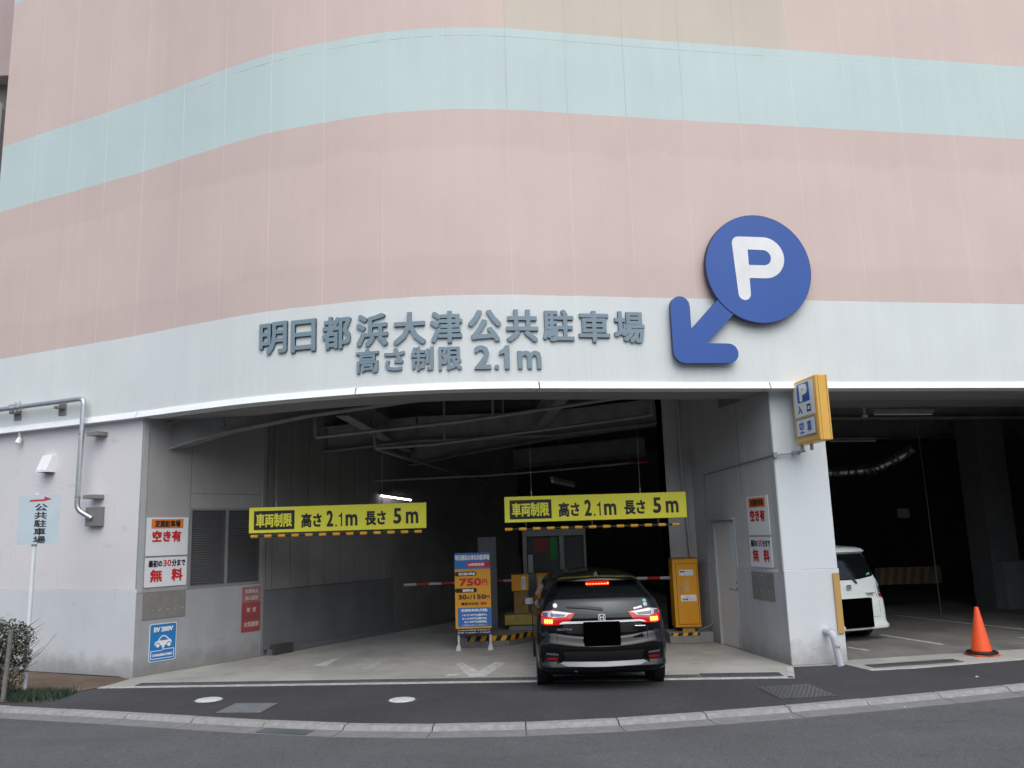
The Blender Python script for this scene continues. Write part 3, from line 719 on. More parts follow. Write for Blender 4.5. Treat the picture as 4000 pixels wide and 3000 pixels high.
# ------------------------------------------------------------------ big P sign with arrow
PA = V((.4, 11.61)); PBt = (V((8.15, 12.96))-PA).normalized()
MP = frame((PA.x, PA.y, 0), (PBt.x, PBt.y, 0))
PS = thing('parking_sign', 'big round blue facade sign with white P and arrow pointing down left', 'sign', (PA.x+PBt.x*3, PA.y+PBt.y*3, 4.4))
M_BLUED = mat('blue_sign_side', (.012, .02, .07), .5)
def stroke(pts, r, n=8):
    """outline polygon of a rounded stroke polyline of two points"""
    (x0, y0), (x1, y1) = pts; a = math.atan2(y1-y0, x1-x0); P = []
    for k in range(n+1): t = a-math.pi/2+math.pi*k/n; P.append((x1+r*math.cos(t), y1+r*math.sin(t)))
    for k in range(n+1): t = a+math.pi/2+math.pi*k/n; P.append((x0+r*math.cos(t), y0+r*math.sin(t)))
    return P
mb = MB(); mb.prism(circ(3.487, 5.895, .862, 72), -.075, 0, MP); mb.prism(circ(3.487, 5.895, .855, 72), 0, .003, MP, 1)
obj('disc', mb, [M_BLUED, M_BLUE], PS)
arrow = []
def arc(cx, cy, r, a0, a1, n=8): return [(cx+r*math.cos(R(a0+(a1-a0)*k/n)), cy+r*math.sin(R(a0+(a1-a0)*k/n))) for k in range(n+1)]
arrow += arc(2.180, 5.285, .152, 0, 180) + arc(2.215, 4.60, .187, 183, 270) + arc(2.90, 4.568, .150, -90, 90)
arrow += [(2.568, 4.719), (3.02, 5.17), (2.80, 5.41), (2.333, 4.93)]
mb = MB(); mb.prism(arrow, -.075, -.008, MP); ob = obj('arrow', mb, [M_BLUED, M_BLUE], PS)
for p in ob.data.polygons:
    if len(p.vertices) > 20: p.material_index = 1
# rounded P: stem plus bowl
outer = arc(3.185, 6.275, .115, 180, 90, 5) + arc(3.58, 6.045, .348, 88, -88, 14) 
outer = [(3.075, 6.29)] + arc(3.185, 6.29, .11, 180, 90, 5)[1:] + arc(3.585, 6.07, .33, 90, -90, 16) + [(3.318, 5.74)] + arc(3.218, 5.49, .10, 0, -180, 8)
outer = [(max(x, 3.09) if y < 5.6 else x, y) for x, y in outer]
inner = [(3.325, 6.195)] + arc(3.575, 6.07, .122, 90, -90, 10) + [(3.325, 5.948)]
def ringpoly(name, M, outer, inner, d, m, parent, th=.004):
    n0 = len(outer); P = [V(p) for p in outer+inner]
    E = [(i, (i+1) % n0) for i in range(n0)] + [(n0+i, n0+(i+1) % len(inner)) for i in range(len(inner))]
    r_ = delaunay_2d_cdt(P, E, [], 0, 1e-6)
    def inside(p, poly):
        c = False; j = len(poly)-1
        for i in range(len(poly)):
            if (poly[i][1] > p[1]) != (poly[j][1] > p[1]) and p[0] < (poly[j][0]-poly[i][0])*(p[1]-poly[i][1])/(poly[j][1]-poly[i][1])+poly[i][0]: c = not c
            j = i
        return c
    fs = []
    for f in r_[2]:
        cx = sum(r_[0][i].x for i in f)/len(f); cy = sum(r_[0][i].y for i in f)/len(f)
        if inside((cx, cy), outer) and not inside((cx, cy), inner): fs.append(tuple(f))
    mb = MB(); mb.add([M @ V((p.x, p.y, d+th)) for p in r_[0]], fs); return obj(name, mb, m, parent)
ringpoly('letter_p', MP, outer, inner, .004, M_PRINTW, PS)

# ------------------------------------------------------------------ projecting entrance sign box
XB = thing('entrance_sign_box', 'amber sign box with P, 入口 and 空車 panels projecting from the pillar', 'sign', (4.4, 12.1, 3.2))
Pn, Pf, Qn, Qf = V((4.358, 11.74)), V((4.268, 12.50)), V((4.545, 11.765)), V((4.452, 12.52))
mb = MB(); mb.prism([tuple(Pn), tuple(Qn), tuple(Qf), tuple(Pf)], 3.195, 4.14); obj('housing', mb, M_BOXY, XB, bev=.012)
MX = frame((Pf.x, Pf.y, 3.195), (Pn.x-Pf.x, Pn.y-Pf.y, 0)); FW = (Pn-Pf).length
plate('door_rim', MX, rect(.02, .02, FW-.02, .925), -.005, .006, M_BOXY, XB, bev=.004)
pn = plate('panel', MX, rect(.07, .40, FW-.075, .90), 0, .011, M_WHITEP, XB)
plate('blue_square', MX, rect(.19, .605, .57, .885), .011, .014, M_BLUE, pn)
text('letter', 'P', MX, (.26, .62, .52, .87), M_PRINTW, pn, bold=.022, lift=.016)
text('letter', '入', MX, (.17, .44, .31, .57), M_PRINTK, pn, bold=.005, lift=.013)
text('letter', '口', MX, (.46, .44, .58, .555), M_PRINTK, pn, bold=.007, lift=.013)
plate('display_rim', MX, rect(.075, .095, FW-.08, .375), .0, .014, M_STEEL, XB)
dp = plate('display', MX, rect(.10, .12, FW-.105, .35), .012, .018, M_WHITEP, XB)
text('letter', '空', MX, (.18, .15, .33, .32), mat('pale_blue_print', (.08, .14, .42), .5), dp, bold=.004, lift=.020)
text('letter', '車', MX, (.43, .15, .57, .32), MATS['pale_blue_print'], dp, bold=.006, lift=.020)
Mq = frame((Pn.x, Pn.y, 3.195), (Qn.x-Pn.x, Qn.y-Pn.y, 0))
mb = MB(); mb.prism(rect(.035, 0, .040, .945), .0, .002, Mq); mb.prism(rect(.158, 0, .163, .945), .0, .002, Mq); obj('seam', mb, mat('seam_dark', (.12, .07, .02), .7), XB)
mb = MB(); mb.tube([(4.33, 12.45, 3.19), (4.33, 12.45, 3.08)], .028, 10); mb.tube([(4.42, 12.3, 3.19), (4.42, 12.3, 3.10)], .025, 10); mb.box((4.30, 12.5, 3.3), (4.5, 12.62, 4.0)); obj('bracket', mb, M_STEEL, XB)
cn = MB(); cn.tube(bend([(4.36, 12.42, 3.10), (4.30, 12.60, 3.09), (3.99, 12.585, 3.07), (3.93, 12.66, 3.07), (3.47, 15.25, 2.96), (3.455, 15.30, 2.2), (3.44, 15.32, .30), (3.2, 15.42, .20)], .05), .013, 8)
cn.box((3.93, 12.57, 3.03), (3.99, 12.66, 3.11)); cn.box((4.22, 12.56, 3.06), (4.33, 12.62, 3.12))
o = obj('conduit', cn, M_PIPED, smooth=True); tag(o, 'thin grey conduit from the amber sign box along the inner right wall', 'conduit')

# ------------------------------------------------------------------ white notice signs (both side walls)
def free_signs(Ma, where):
    a = thing('notice_sign', 'white sign reading 空き有 under an orange strip, on the '+where, 'sign', Ma @ V((.36, 1.83, 0)), 'white notices on the entrance side walls')
    bd = plate('board', Ma, rrect(0, 1.835, .73, 2.445, .01), 0, .012, M_WHITEP, a)
    plate('orange_strip', Ma, rect(.08, 2.27, .64, 2.42), .012, .0145, M_PRINTO, bd)
    text('lettering', '定期駐車場', Ma, (.14, 2.29, .585, 2.40), M_PRINTK, bd, bold=.0035, lift=.016)
    text('lettering', '空き有', Ma, (.10, 2.05, .61, 2.235), M_PRINTR, bd, bold=.008, lift=.014)
    b = thing('notice_sign', 'white sign reading 最初の30分まで無料, lower of two on the '+where, 'sign', Ma @ V((.36, 1.35, 0)), 'white notices on the entrance side walls')
    bd = plate('board', Ma, rrect(0, 1.345, .73, 1.805, .02), 0, .012, M_WHITEP, b)
    text('lettering', '最初の', Ma, (.055, 1.655, .295, 1.765), M_PRINTK, bd, bold=.004, lift=.014)
    text('lettering', '30', Ma, (.31, 1.66, .45, 1.765), M_PRINTR, bd, bold=.003, lift=.014)
    text('lettering', '分まで', Ma, (.46, 1.655, .70, 1.765), M_PRINTK, bd, bold=.004, lift=.014)
    text('lettering', '無', Ma, (.09, 1.42, .30, 1.62), M_PRINTR, bd, bold=.007, lift=.014)
    text('lettering', '料', Ma, (.46, 1.42, .66, 1.62), M_PRINTR, bd, bold=.008, lift=.014)
    c = plate('wall_patch', Ma, rect(-.01, .845, .73, 1.265), .010, .016, M_MORTAR, None)
    tag(c, 'grey square where a notice was removed, with glue spots, on the '+where, 'patch', 'grey squares below the notices')
    mb = MB()
    for k in range(9):
        x, y = (.12+.2*(k % 4), 1.225) if k < 4 else (.14+.13*(k-4), .985)
        x += random.uniform(-.03, .03); mb.prism(circ(x, y, random.uniform(.006, .013), 7), .016, .019, Ma)
    obj('glue_spot', mb, mat('glue', (.5, .45, .32), .6), c, kind='stuff')
Ma = frame((*l1(.115, .004), 0), (tL.x, tL.y, 0)); free_signs(Ma, 'left side wall')
Mb = frame((*r1(.93, .004), 0), (-tR.x, -tR.y, 0)); Mb = Mb @ Matrix.Diagonal((1.0, 1, 1, 1)) @ Matrix.Translation((-.11, .035, 0)); free_signs(Mb, 'right side wall')
# EV sign
EV = thing('charging_sign', 'blue sign reading EV 200V with a white electric car and CHARGING POINT', 'sign', (*l1(.5), .17))
Me = frame((*l1(.24, .016), 0), (tL.x, tL.y, 0))
eb = plate('board', Me, rrect(0, .185, .465, .77, .035), 0, .004, M_PRINTW, EV)
plate('blue_face', Me, rrect(.012, .197, .453, .758, .028), .004, .006, M_EVB, eb)
text('lettering', 'EV 200V', Me, (.07, .64, .40, .715), M_PRINTW, eb, bold=.006, lift=.008)
body = [(.09, .44), (.10, .485), (.15, .505), (.185, .56), (.23, .585), (.28, .575), (.325, .53), (.37, .505), (.385, .46), (.37, .43), (.11, .43)]
plate('car_icon', Me, body[::-1], .006, .008, M_PRINTW, eb)
plate('car_icon_window', Me, [(.17, .505), (.33, .505), (.275, .555), (.23, .565), (.195, .55)], .008, .0095, M_EVB, eb)
for x in (.145, .335):
    plate('wheel_icon', Me, circ(x, .435, .040, 20), .006, .0095, M_EVB, eb); plate('wheel_icon', Me, circ(x, .432, .030, 20), .0095, .011, M_PRINTW, eb)
mb = MB(); mb.prism(rect(.228, .36, .248, .50), .006, .0115, Me); mb.prism(rect(.215, .40, .262, .43), .006, .0118, Me)
for q in (rect(.03, .345, .225, .355), rect(.25, .36, .43, .37), rect(.03, .225, .04, .345), rect(.422, .235, .432, .36), rect(.04, .225, .422, .235)): mb.prism(q, .006, .0095, Me)
obj('cable_icon', mb, M_PRINTW, eb)
text('lettering', 'CHARGING POINT', Me, (.06, .265, .405, .305), M_PRINTW, eb, bold=.0025, lift=.008)
# faded red warning sign
RS = thing('warning_sign', 'faded red sign of three stacked panels with white Japanese warnings, below the louvre', 'sign', (*l1(2.15), .46))
Mr = frame((*l1(1.93, .014), 0), (tL.x, tL.y, 0))
for (z0, z1, m_, tx) in ((.955, 1.225, M_REDS2, [('危険物品', .06, 1.115, .33, 1.185), ('持込厳禁', .06, .995, .33, 1.07)]), (.705, .952, M_REDS, [('禁', .10, .79, .17, .87), ('煙', .22, .79, .29, .87)]), (.455, .702, M_REDS, [('火気厳禁', .05, .54, .35, .63)])):
    pb = plate('panel', Mr, rect(0, z0, .385, z1), 0, .006, m_, RS)
    for t_, a, b_, c_, d in tx: text('lettering', t_, Mr, (a, b_, c_, d), mat('pale_print', (.55, .45, .45), .6), pb, bold=.002, lift=.008)

# ------------------------------------------------------------------ hanging yellow height signs
def limit_sign(p0, p1, z0, z1, where, bar0, bar1, n, zb):
    p0, p1 = V(p0), V(p1); W = (p1-p0).length; H = z1-z0
    s = thing('height_limit_sign', 'long yellow hanging sign reading 車両制限 高さ2.1m 長さ5m, '+where, 'sign', (p0.x, p0.y, z0), 'yellow hanging height limit signs')
    M = frame((p0.x, p0.y, z0), (p1.x-p0.x, p1.y-p0.y, 0))
    bd = plate('board', M, rect(0, 0, W, H), -.05, 0, M_YSIGN, s, bev=.006)
    U = lambda a, b, c, d: (a*W, b*H, c*W, d*H)
    plate('black_box', M, rect(*U(.028, .12, .257, .86)), 0, .003, M_PRINTK, bd)
    text('lettering', '車両制限', M, U(.040, .22, .243, .755), M_YSIGN, bd, bold=.0055, lift=.005)
    text('lettering', '高さ', M, U(.295, .16, .41, .72), M_PRINTK, bd, bold=.008)
    text('lettering', '2', M, U(.438, .17, .476, .80), M_PRINTK, bd, bold=.008)
    plate('lettering', M, rect(*U(.487, .175, .497, .235)), .001, .003, M_PRINTK, bd)
    a1, b1, c1, d1 = U(.510, .175, .526, .70); plate('lettering', M, [(c1-.022, b1), (c1, b1), (c1, d1), (c1-.016, d1), (c1-.03, d1-.03), (a1-.01, d1-.045), (a1-.01, d1-.075), (c1-.022, d1-.06)], .001, .003, M_PRINTK, bd)
    text('lettering', 'm', M, U(.545, .18, .612, .63), M_PRINTK, bd, bold=.008)
    text('lettering', '長さ', M, U(.655, .17, .772, .725), M_PRINTK, bd, bold=.008)
    text('lettering', '5', M, U(.815, .20, .860, .81), M_PRINTK, bd, bold=.009)
    text('lettering', 'm', M, U(.885, .20, .955, .665), M_PRINTK, bd, bold=.008)
    mb = MB()
    for u in (.15, .75): mb.tube([M @ V((u*W, H, -.025)), M @ V((u*W, H+2.1, -.025))], .0022, 5)
    for u in (.15, .75): mb.tube([M @ V((u*W, H-.01, -.025)), M @ V((u*W, H+.09, -.025))], .010, 6)
    obj('hanger_rod', mb, M_PIPED, s)
    b = thing('height_bar', 'yellow and black banded height bar hanging below the sign, '+where, 'barrier bar', (p0.x, p0.y, zb), 'banded height bars')
    a_, c_ = M @ V((bar0*W, zb-z0, -.03)), M @ V((bar1*W, zb-z0-.0, -.03))
    L = (c_-a_).length; t = (c_-a_).normalized()
    mb = MB(); mb.tube([a_, c_], .017, 10); obj('core', mb, M_BLACK, b, smooth=True)
    pitch = L/(n-.5)
    for k in range(n):
        q = a_+t*(k*pitch); e = min(pitch*.52, (c_-q).length)
        mb = MB(); mb.tube([q, q+t*e], .026, 12); obj('yellow_band', mb, M_YEL, b, smooth=True)
    mb = MB()
    for u in (.12, .5, .88):
        q = a_+t*(u*L); mb.tube([q, V((q.x, q.y, z0+.01))], .003, 5)
    obj('hanger_wire', mb, M_STEEL, b)
limit_sign((-4.462, 14.0), (-1.500, 14.0), 2.148, 2.570, 'left of the price board', .01, .972, 13, 2.095)
limit_sign((-.189, 13.95), (2.862, 14.05), 2.192, 2.617, 'above the black car', .0, .955, 13, 2.082)

# ------------------------------------------------------------------ price board
PB = thing('price_board', 'tall orange and blue parking price board reading 750円 and 30分/150円 standing before the island', 'sign', (-.82, 15.2, 0))
Mpb = frame((-1.135, 15.25, .372), (1, 0, 0)); SX = .640/460.; SY = 1.318/975.
def q_(x0, y0, x1, y1): return ((x0-248)*SX, (1240-y1)*SY, (x1-248)*SX, (1240-y0)*SY)
bd = plate('board', Mpb, rect(0, 0, .640, 1.318), -.03, 0, M_BOARDO, PB)
plate('blue_field', Mpb, rect(*q_(248, 265, 708, 475)), 0, .002, M_LBLUE, bd)
text('lettering', '明日都浜大津公共駐車場', Mpb, q_(257, 290, 700, 362), M_PRINTW, bd, bold=.0035, lift=.004)
plate('red_pill', Mpb, rrect(*q_(400, 388, 712, 455), .035), .002, .004, M_PRINTR, bd)
text('lettering', '24時間営業', Mpb, q_(420, 400, 632, 438), M_PRINTW, bd, bold=.0025, lift=.006)
plate('black_pill', Mpb, rrect(*q_(248, 510, 527, 566), .034), 0, .002, M_PRINTK, bd)
text('lettering', '当日最大料金', Mpb, q_(298, 520, 512, 556), M_PRINTW, bd, bold=.0022, lift=.004)
text('lettering', '750', Mpb, q_(305, 595, 590, 695), M_PRINTR, bd, bold=.009, lift=.002)
text('lettering', '円', Mpb, q_(598, 612, 665, 690), M_PRINTR, bd, bold=.004, lift=.002)
plate('black_pill', Mpb, rrect(*q_(248, 724, 530, 780), .034), 0, .002, M_PRINTK, bd)
text('lettering', '通常料金', Mpb, q_(345, 734, 490, 770), M_PRINTW, bd, bold=.0022, lift=.004)
for t_, a_ in (('30', (290, 808, 397, 868)), ('分', (400, 826, 436, 866)), ('/', (440, 808, 468, 872)), ('150', (485, 808, 645, 868)), ('円', (650, 822, 690, 864))): text('lettering', t_, Mpb, q_(*a_), M_PRINTK, bd, bold=.0045 if len(t_) > 1 else .002, lift=.002)
text('lettering', '最初の30分', Mpb, q_(325, 906, 552, 942), M_PRINTK, bd, bold=.0025, lift=.002)
text('lettering', '無料', Mpb, q_(572, 904, 655, 942), M_PRINTR, bd, bold=.003, lift=.002)
plate('blue_panel', Mpb, rrect(*q_(280, 975, 706, 1216), .015), 0, .002, M_LBLUE, bd)
for t_, x0, y0, x1, y1 in (('定期駐車券(月額)', 320, 990, 660, 1032), ('15,710円(屋外)', 338, 1053, 650, 1086), ('21,340円(屋内)', 333, 1097, 650, 1131), ('8,140円(夜間)', 362, 1140, 650, 1173)):
    text('lettering', t_, Mpb, q_(x0, y0, x1, y1), M_PRINTW, bd, bold=.0025, lift=.004)
text('lettering', '※夜間は19時から翌8時まで', Mpb, q_(335, 1187, 655, 1206), M_PRINTW, bd, lift=.004)
plate('black_strip', Mpb, rect(0, -.098, .640, -.004), -.02, -.001, M_PRINTK, PB)
text('lettering', '公共駐車場管理 定期券受付', Mpb, (.035, -.042, .61, -.018), M_PRINTW, bd, lift=.001)
text('lettering', '営業 午前8時〜午後8時', Mpb, (.035, -.085, .62, -.058), M_PRINTW, bd, lift=.001)
for x in (.045, .612):
    mb = MB(); mb.box((x-.022, -.045, -.372), (x+.022, -.032, 1.2)); mb.box((x-.022, -.10, -.372), (x-.016, -.032, -.06))
    mb2 = MB(); mb2.v = [tuple(V((-1.135, 15.25, .372)) + V((v[0], -v[1]*1.0, v[2]))) for v in mb.v]; mb2.f = mb.f; mb2.m = mb.m
    x_ = -1.135+x
    mb2.add([(x_-.05, 15.2, 0), (x_+.05, 15.2, 0), (x_+.022, 15.29, .10), (x_-.022, 15.29, .10), (x_+.05, 15.34, 0), (x_-.05, 15.34, 0)], [(0, 1, 2, 3), (1, 4, 2), (0, 3, 5), (3, 2, 4, 5)])
    obj('leg', mb2, M_PVC, PB)

# ------------------------------------------------------------------ entrance island, barriers, machines, booth
IS = thing('traffic_island', 'low concrete island with yellow and black striped rim behind the price board', 'island', (0, 16.5, 0))
isl = [(-1.14, 15.75), (-.95, 15.62), (-.2, 15.66), (.25, 16.2), (.75, 17.3), (1.0, 20), (-.6, 20), (-.9, 18), (-1.2, 16.2)]
mb = MB(); mb.prism(isl, 0, .17); obj('kerb_body', mb, mat('island_concrete', (.20, .20, .19), .9, var=.2, scale=6), IS, bev=.01)
def hazard(p, q, z0, z1, n, parent, lean=.5, off=.006):
    p, q = V((*p, 0)), V((*q, 0)); L = (q-p).length; M = frame((p.x, p.y, z0), (q-p)); M = M @ Matrix.Translation((0, 0, off)); H = z1-z0; w = L/(2*n)
    plate('stripe_base', M, rect(0, 0, L, H), -.004, 0, M_PRINTK, parent)
    for k in range(n):
        x = k*2*w + w*.3
        plate('yellow_stripe', M, [(x, .0), (x+w, .0), (min(x+w+lean*H, L), H), (min(x+lean*H, L), H)], 0, .003, M_YEL, parent)
hazard((-.95, 15.62), (-.2, 15.66), .10, .19, 4, IS)
hazard((-.2, 15.66), (.25, 16.2), .10, .19, 3, IS)
mb = MB(); mb.box((-.79, 17.0, 0), (-.42, 17.4, 1.95)); mb.box((-.79, 16.985, 0), (-.76, 17.0, 1.96))
o = obj('grey_cabinet', mb, mat('dark_grey_panel', (.12, .13, .14), .6), bev=.01); tag(o, 'tall dark grey panel cabinet standing right behind the price board', 'cabinet')
# left ticket machine on its stand
TM = thing('ticket_machine', 'dim orange ticket machine with a white label on a pedestal, left of the booth window', 'ticket machine', (.04, 16.8, .17))
mb = MB(); mb.box((-.13, 16.62, .90), (.20, 17.0, 1.21)); obj('housing', mb, M_ORG, TM, bev=.012)
mb = MB(); mb.box((-.09, 16.66, .47), (.18, 16.95, .90)); obj('pedestal', mb, mat('worn_amber', (.22, .13, .03), .7, var=.3, scale=6), TM)
mb = MB(); mb.box((-.28, 16.5, .27), (.42, 17.0, .46)); obj('plinth', mb, mat('worn_yellow', (.30, .24, .06), .8, var=.3, scale=6), TM, bev=.01)
mb = MB(); mb.box((-.20, 16.55, .17), (.35, 16.95, .27)); obj('foot', mb, M_DARKC, TM)
Mt = frame((.07, 16.619, .93), (1, 0, 0)); lb = plate('label', Mt, rect(0, 0, .07, .24), 0, .003, M_PRINTW, TM)
text('lettering', '駐車券', Mt, (.01, .02, .06, .22), M_PRINTB, lb, bold=0, lift=.004)
TM2 = thing('ticket_machine', 'dim orange ticket machine half hidden behind the black car, below the booth', 'ticket machine', (.55, 17.1, .17))
mb = MB(); mb.box((.37, 17.0, .17), (.72, 17.4, 1.20)); obj('housing', mb, M_ORG, TM2, bev=.012)
mb = MB(); mb.box((.40, 16.985, .95), (.66, 17.0, 1.12)); obj('face_plate', mb, M_STEEL, TM2)
# booth
BO = thing('attendant_booth', 'dim grey attendant booth with a dark window showing a red and a green poster', 'booth', (.9, 18, 0))
M_BOOTH = mat('booth_frame', (.20, .21, .205), .6)
mb = MB()
for a, b_, z0, z1 in ((.115, .20, .17, 1.93), (.88, .975, .17, 1.93), (.115, 1.43, 1.93, 2.09)): mb.box((a, 17.5, z0), (b_, 17.6, z1))
mb.box((1.38, 17.5, .17), (1.43, 17.6, 1.93)); mb.box((.20, 17.502, .17), (.88, 17.6, 1.17))
obj('frame', mb, M_BOOTH, BO, bev=.006)
mb = MB(); mb.box((.13, 17.6, .17), (1.42, 19.0, 2.08)); obj('cabin', mb, mat('booth_dark', (.03, .033, .035), .3, var=.2), BO)
Mbo = frame((0, 17.595, 0), (1, 0, 0))
plate('red_poster', Mbo, rect(.36, 1.60, .66, 1.90), 0, .004, mat('dark_red_poster', (.16, .02, .02), .6), BO)
plate('green_poster', Mbo, rect(.69, 1.45, .83, 1.91), 0, .004, mat('green_poster', (.004, .17, .03), .6), BO)
plate('white_notice', Mbo, rect(.22, 1.19, .32, 1.56), 0, .004, mat('dull_white', (.40, .40, .38), .6), BO)
# barrier arms
def arm(p, q, n, label, first):
    a = thing('barrier_arm', label, 'barrier arm', p, 'red and white barrier arms'); p, q = V(p), V(q)
    for k in range(n):
        mb = MB(); mb.tube([p.lerp(q, k/n+.001), p.lerp(q, (k+1)/n-.001)], .028, 10)
        obj('segment', mb, mat('barrier_red', (.55, .02, .015), .45) if (k+first) % 2 else mat('barrier_white', (.52, .53, .52), .45), a, smooth=True)
arm((-2.35, 17.5, 1.03), (-.05, 17.5, 1.05), 9, 'red and white barrier arm reaching left from the ticket machine behind the price board', 0)
arm((.9, 16.9, 1.07), (2.86, 15.62, 1.12), 9, 'red and white barrier arm reaching left from the orange cabinet above the black car', 0)
# right island and orange cabinet
RI = thing('traffic_island', 'small concrete plinth with striped rim under the orange cabinet', 'island', (3.1, 15.6, 0))
mb = MB(); mb.box((2.66, 15.25, 0), (3.44, 15.84, .19)); obj('kerb_body', mb, mat('plinth_concrete', (.25, .255, .25), .9, var=.2, scale=6, bmp=.4), RI, bev=.015)
hazard((2.68, 15.25), (3.20, 15.25), .135, .188, 3, RI)
OC = thing('gate_cabinet', 'tall orange gate cabinet with two white labels right of the black car', 'cabinet', (3.0, 15.45, .19))
mb = MB(); mb.box((2.79, 15.33, .27), (3.25, 15.68, 1.46)); obj('housing', mb, M_ORG, OC, bev=.01)
mb = MB(); mb.box((2.92, 15.38, .19), (3.14, 15.62, .27)); obj('neck', mb, mat('worn_amber2', (.45, .25, .08), .7), OC)
mb = MB(); mb.box((2.78, 15.32, 1.46), (3.26, 15.69, 1.48)); obj('lid', mb, mat('lid_dark', (.25, .12, .01), .6), OC)
Mo = frame((2.79, 15.33, .27), (1, 0, 0))
dd = plate('cabinet_door', Mo, rrect(.065, .06, .43, 1.10, .01), 0, .006, M_ORG, OC, bev=.003)
mb = MB()
for q in (rect(.058, .053, .065, 1.107), rect(.43, .053, .437, 1.107), rect(.058, .046, .437, .053), rect(.058, 1.107, .437, 1.114)): mb.prism(q, 0, .003, Mo)
obj('door_gap', mb, mat('gap_dark', (.10, .04, .0), .8), OC)
la = plate('label', Mo, rrect(.12, .90, .37, 1.0, .008), .006, .009, M_PRINTW, OC)
text('lettering', '駐車券', Mo, (.13, .95, .22, .985), M_PRINTK, la, bold=.0015, lift=.010); text('lettering', 'をお取り下さい', Mo, (.23, .95, .36, .98), M_PRINTK, la, lift=.010)
text('lettering', 'ボタンを押して下さい', Mo, (.13, .91, .36, .935), M_PRINTK, la, lift=.010)
lb2 = plate('label', Mo, rrect(.12, .45, .40, .56, .008), .006, .009, M_PRINTW, OC)
text('lettering', '出口は', Mo, (.21, .515, .31, .545), M_PRINTR, lb2, lift=.010); text('lettering', '駐車場', Mo, (.15, .465, .25, .50), M_PRINTK, lb2, bold=.001, lift=.010); text('lettering', 'の奥です', Mo, (.26, .465, .37, .50), M_PRINTR, lb2, lift=.010)
plate('faded_label', Mo, rrect(.20, .62, .29, .85, .006), .006, .008, mat('faded_label', (.62, .36, .12), .6), OC)
plate('lock', Mo, rrect(.12, .57, .155, .72, .008), .006, .016, M_STEEL, OC)
# red things on the pier
o = plate('pier_notice', frame((3.20, 15.83, 1.55), (1, 0, 0)), rect(0, 0, .04, .26), 0, .005, M_PRINTR, None); tag(o, 'narrow red vertical label on the pier behind the white pipe', 'label')
mb = MB(); mb.box((3.27, 15.70, 1.18), (3.37, 15.83, 1.36)); o = obj('junction_box', mb, mat('rust_box', (.22, .06, .035), .7, var=.2), bev=.006); tag(o, 'small rust-red junction box low on the pier beside the orange cabinet', 'box')
mb = MB(); mb.tube([(3.17, 15.76, 4.8), (3.17, 15.76, 2.9), (3.24, 15.76, 1.36)], .033, 12); mb.tube([(3.24, 15.76, 1.5), (3.245, 15.76, 1.33)], .04, 12)
o = obj('riser_pipe', mb, mat('pale_riser', (.42, .43, .42), .5), smooth=True); tag(o, 'pale vertical pipe running down the pier to the rust-red box', 'pipe')

# ------------------------------------------------------------------ interior pipes, lamps
def ipipe(pts, r_, label, m=M_PIPED, r=.06):
    mb = MB(); mb.tube(bend(pts, r), r_, 10); o = obj('ceiling_pipe', mb, m, smooth=True); tag(o, label, 'pipe', 'pipes under the garage ceiling'); return o
ipipe([(-3.51, 14.5, 4.9), (-3.49, 14.5, 3.78), (-2.49, 14.4, 3.85), (-.91, 14.3, 3.96), (1.11, 14.2, 4.18), (2.4, 14.05, 4.32)], .032, 'foremost ceiling pipe, dropping at the left then rising to the right under the soffit')
ipipe([(-2.65, 15.5, 4.2), (-2.60, 15.5, 3.66), (-1.51, 15.5, 3.70), (-.99, 15.5, 3.75), (1.17, 15.3, 3.95), (2.57, 15.2, 4.09), (2.56, 15.2, 4.8)], .030, 'second ceiling pipe with a drop at each end')
ipipe([(-2.60, 15.5, 3.66), (-1.72, 18.0, 3.48), (-.17, 24.0, 3.23)], .035, 'ceiling pipe running diagonally back into the dark')
ipipe([(-4.26, 18.0, 3.20), (-.61, 17.8, 3.24), (.31, 17.7, 3.27), (2.45, 17.5, 3.39)], .024, 'thin low pipe crossing the dark behind the yellow signs')
mb = MB(); mb.tube([(2.45, 17.5, 3.39), (2.80, 17.5, 3.41)], .035, 10); o = obj('pipe_end', mb, M_REDS, smooth=True); tag(o, 'dull red pipe end at the right of the low thin pipe', 'pipe')
for x, y, z, hl_ in ((-.35, 14.27, 4.02, 'flat steel hanger on the foremost ceiling pipe'), (-1.3, 15.5, 3.72, 'flat steel hanger on the left half of the second ceiling pipe'), (-.2, 16.9, 3.93, 'flat steel hanger at the ceiling beam behind the second pipe')):
    mb = MB(); mb.box((x-.02, y-.01, z-.02), (x+.02, y+.01, 4.86)); o = obj('pipe_hanger', mb, M_PIPED); tag(o, hl_, 'hanger', 'pipe hangers below the ceiling')
def lamp(p, q, label, m, body=True, grp='fluorescent lamps in the garage', rr=.018):
    p, q = V(p), V(q); t = (q-p).normalized(); L = thing('fluorescent_lamp', label, 'lamp', p, grp)
    mb = MB(); mb.tube([p, q], rr, 10); obj('tube', mb, m, L, smooth=True)
    M = frame(p, t, V((0, 0, 1))); mb = MB(); mb.prism(rect(-.03, rr+.004, (q-p).length+.03, rr+.06), -.04, .04, M); obj('fitting', mb, M_BEAM, L)
    mb = MB(); c = p.lerp(q, .4); mb.tube([c+V((0, 0, rr+.05)), V((c.x, c.y, 4.86))], .004, 6); obj('hanger_rod', mb, M_PIPED, L)
lamp((-2.90, 18.0, 2.89), (-2.33, 18.6, 2.80), 'lit fluorescent tube glowing above the left yellow sign', M_LIT, rr=.016)
lamp((.76, 17.0, 3.03), (1.29, 18.4, 2.99), 'unlit fluorescent tube hanging above the right yellow sign', M_TUBE, rr=.03)
lamp((6.58, 15.0, 3.95), (7.63, 15.0, 3.92), 'unlit fluorescent tube at the front of the right-hand parking ceiling', M_TUBE)
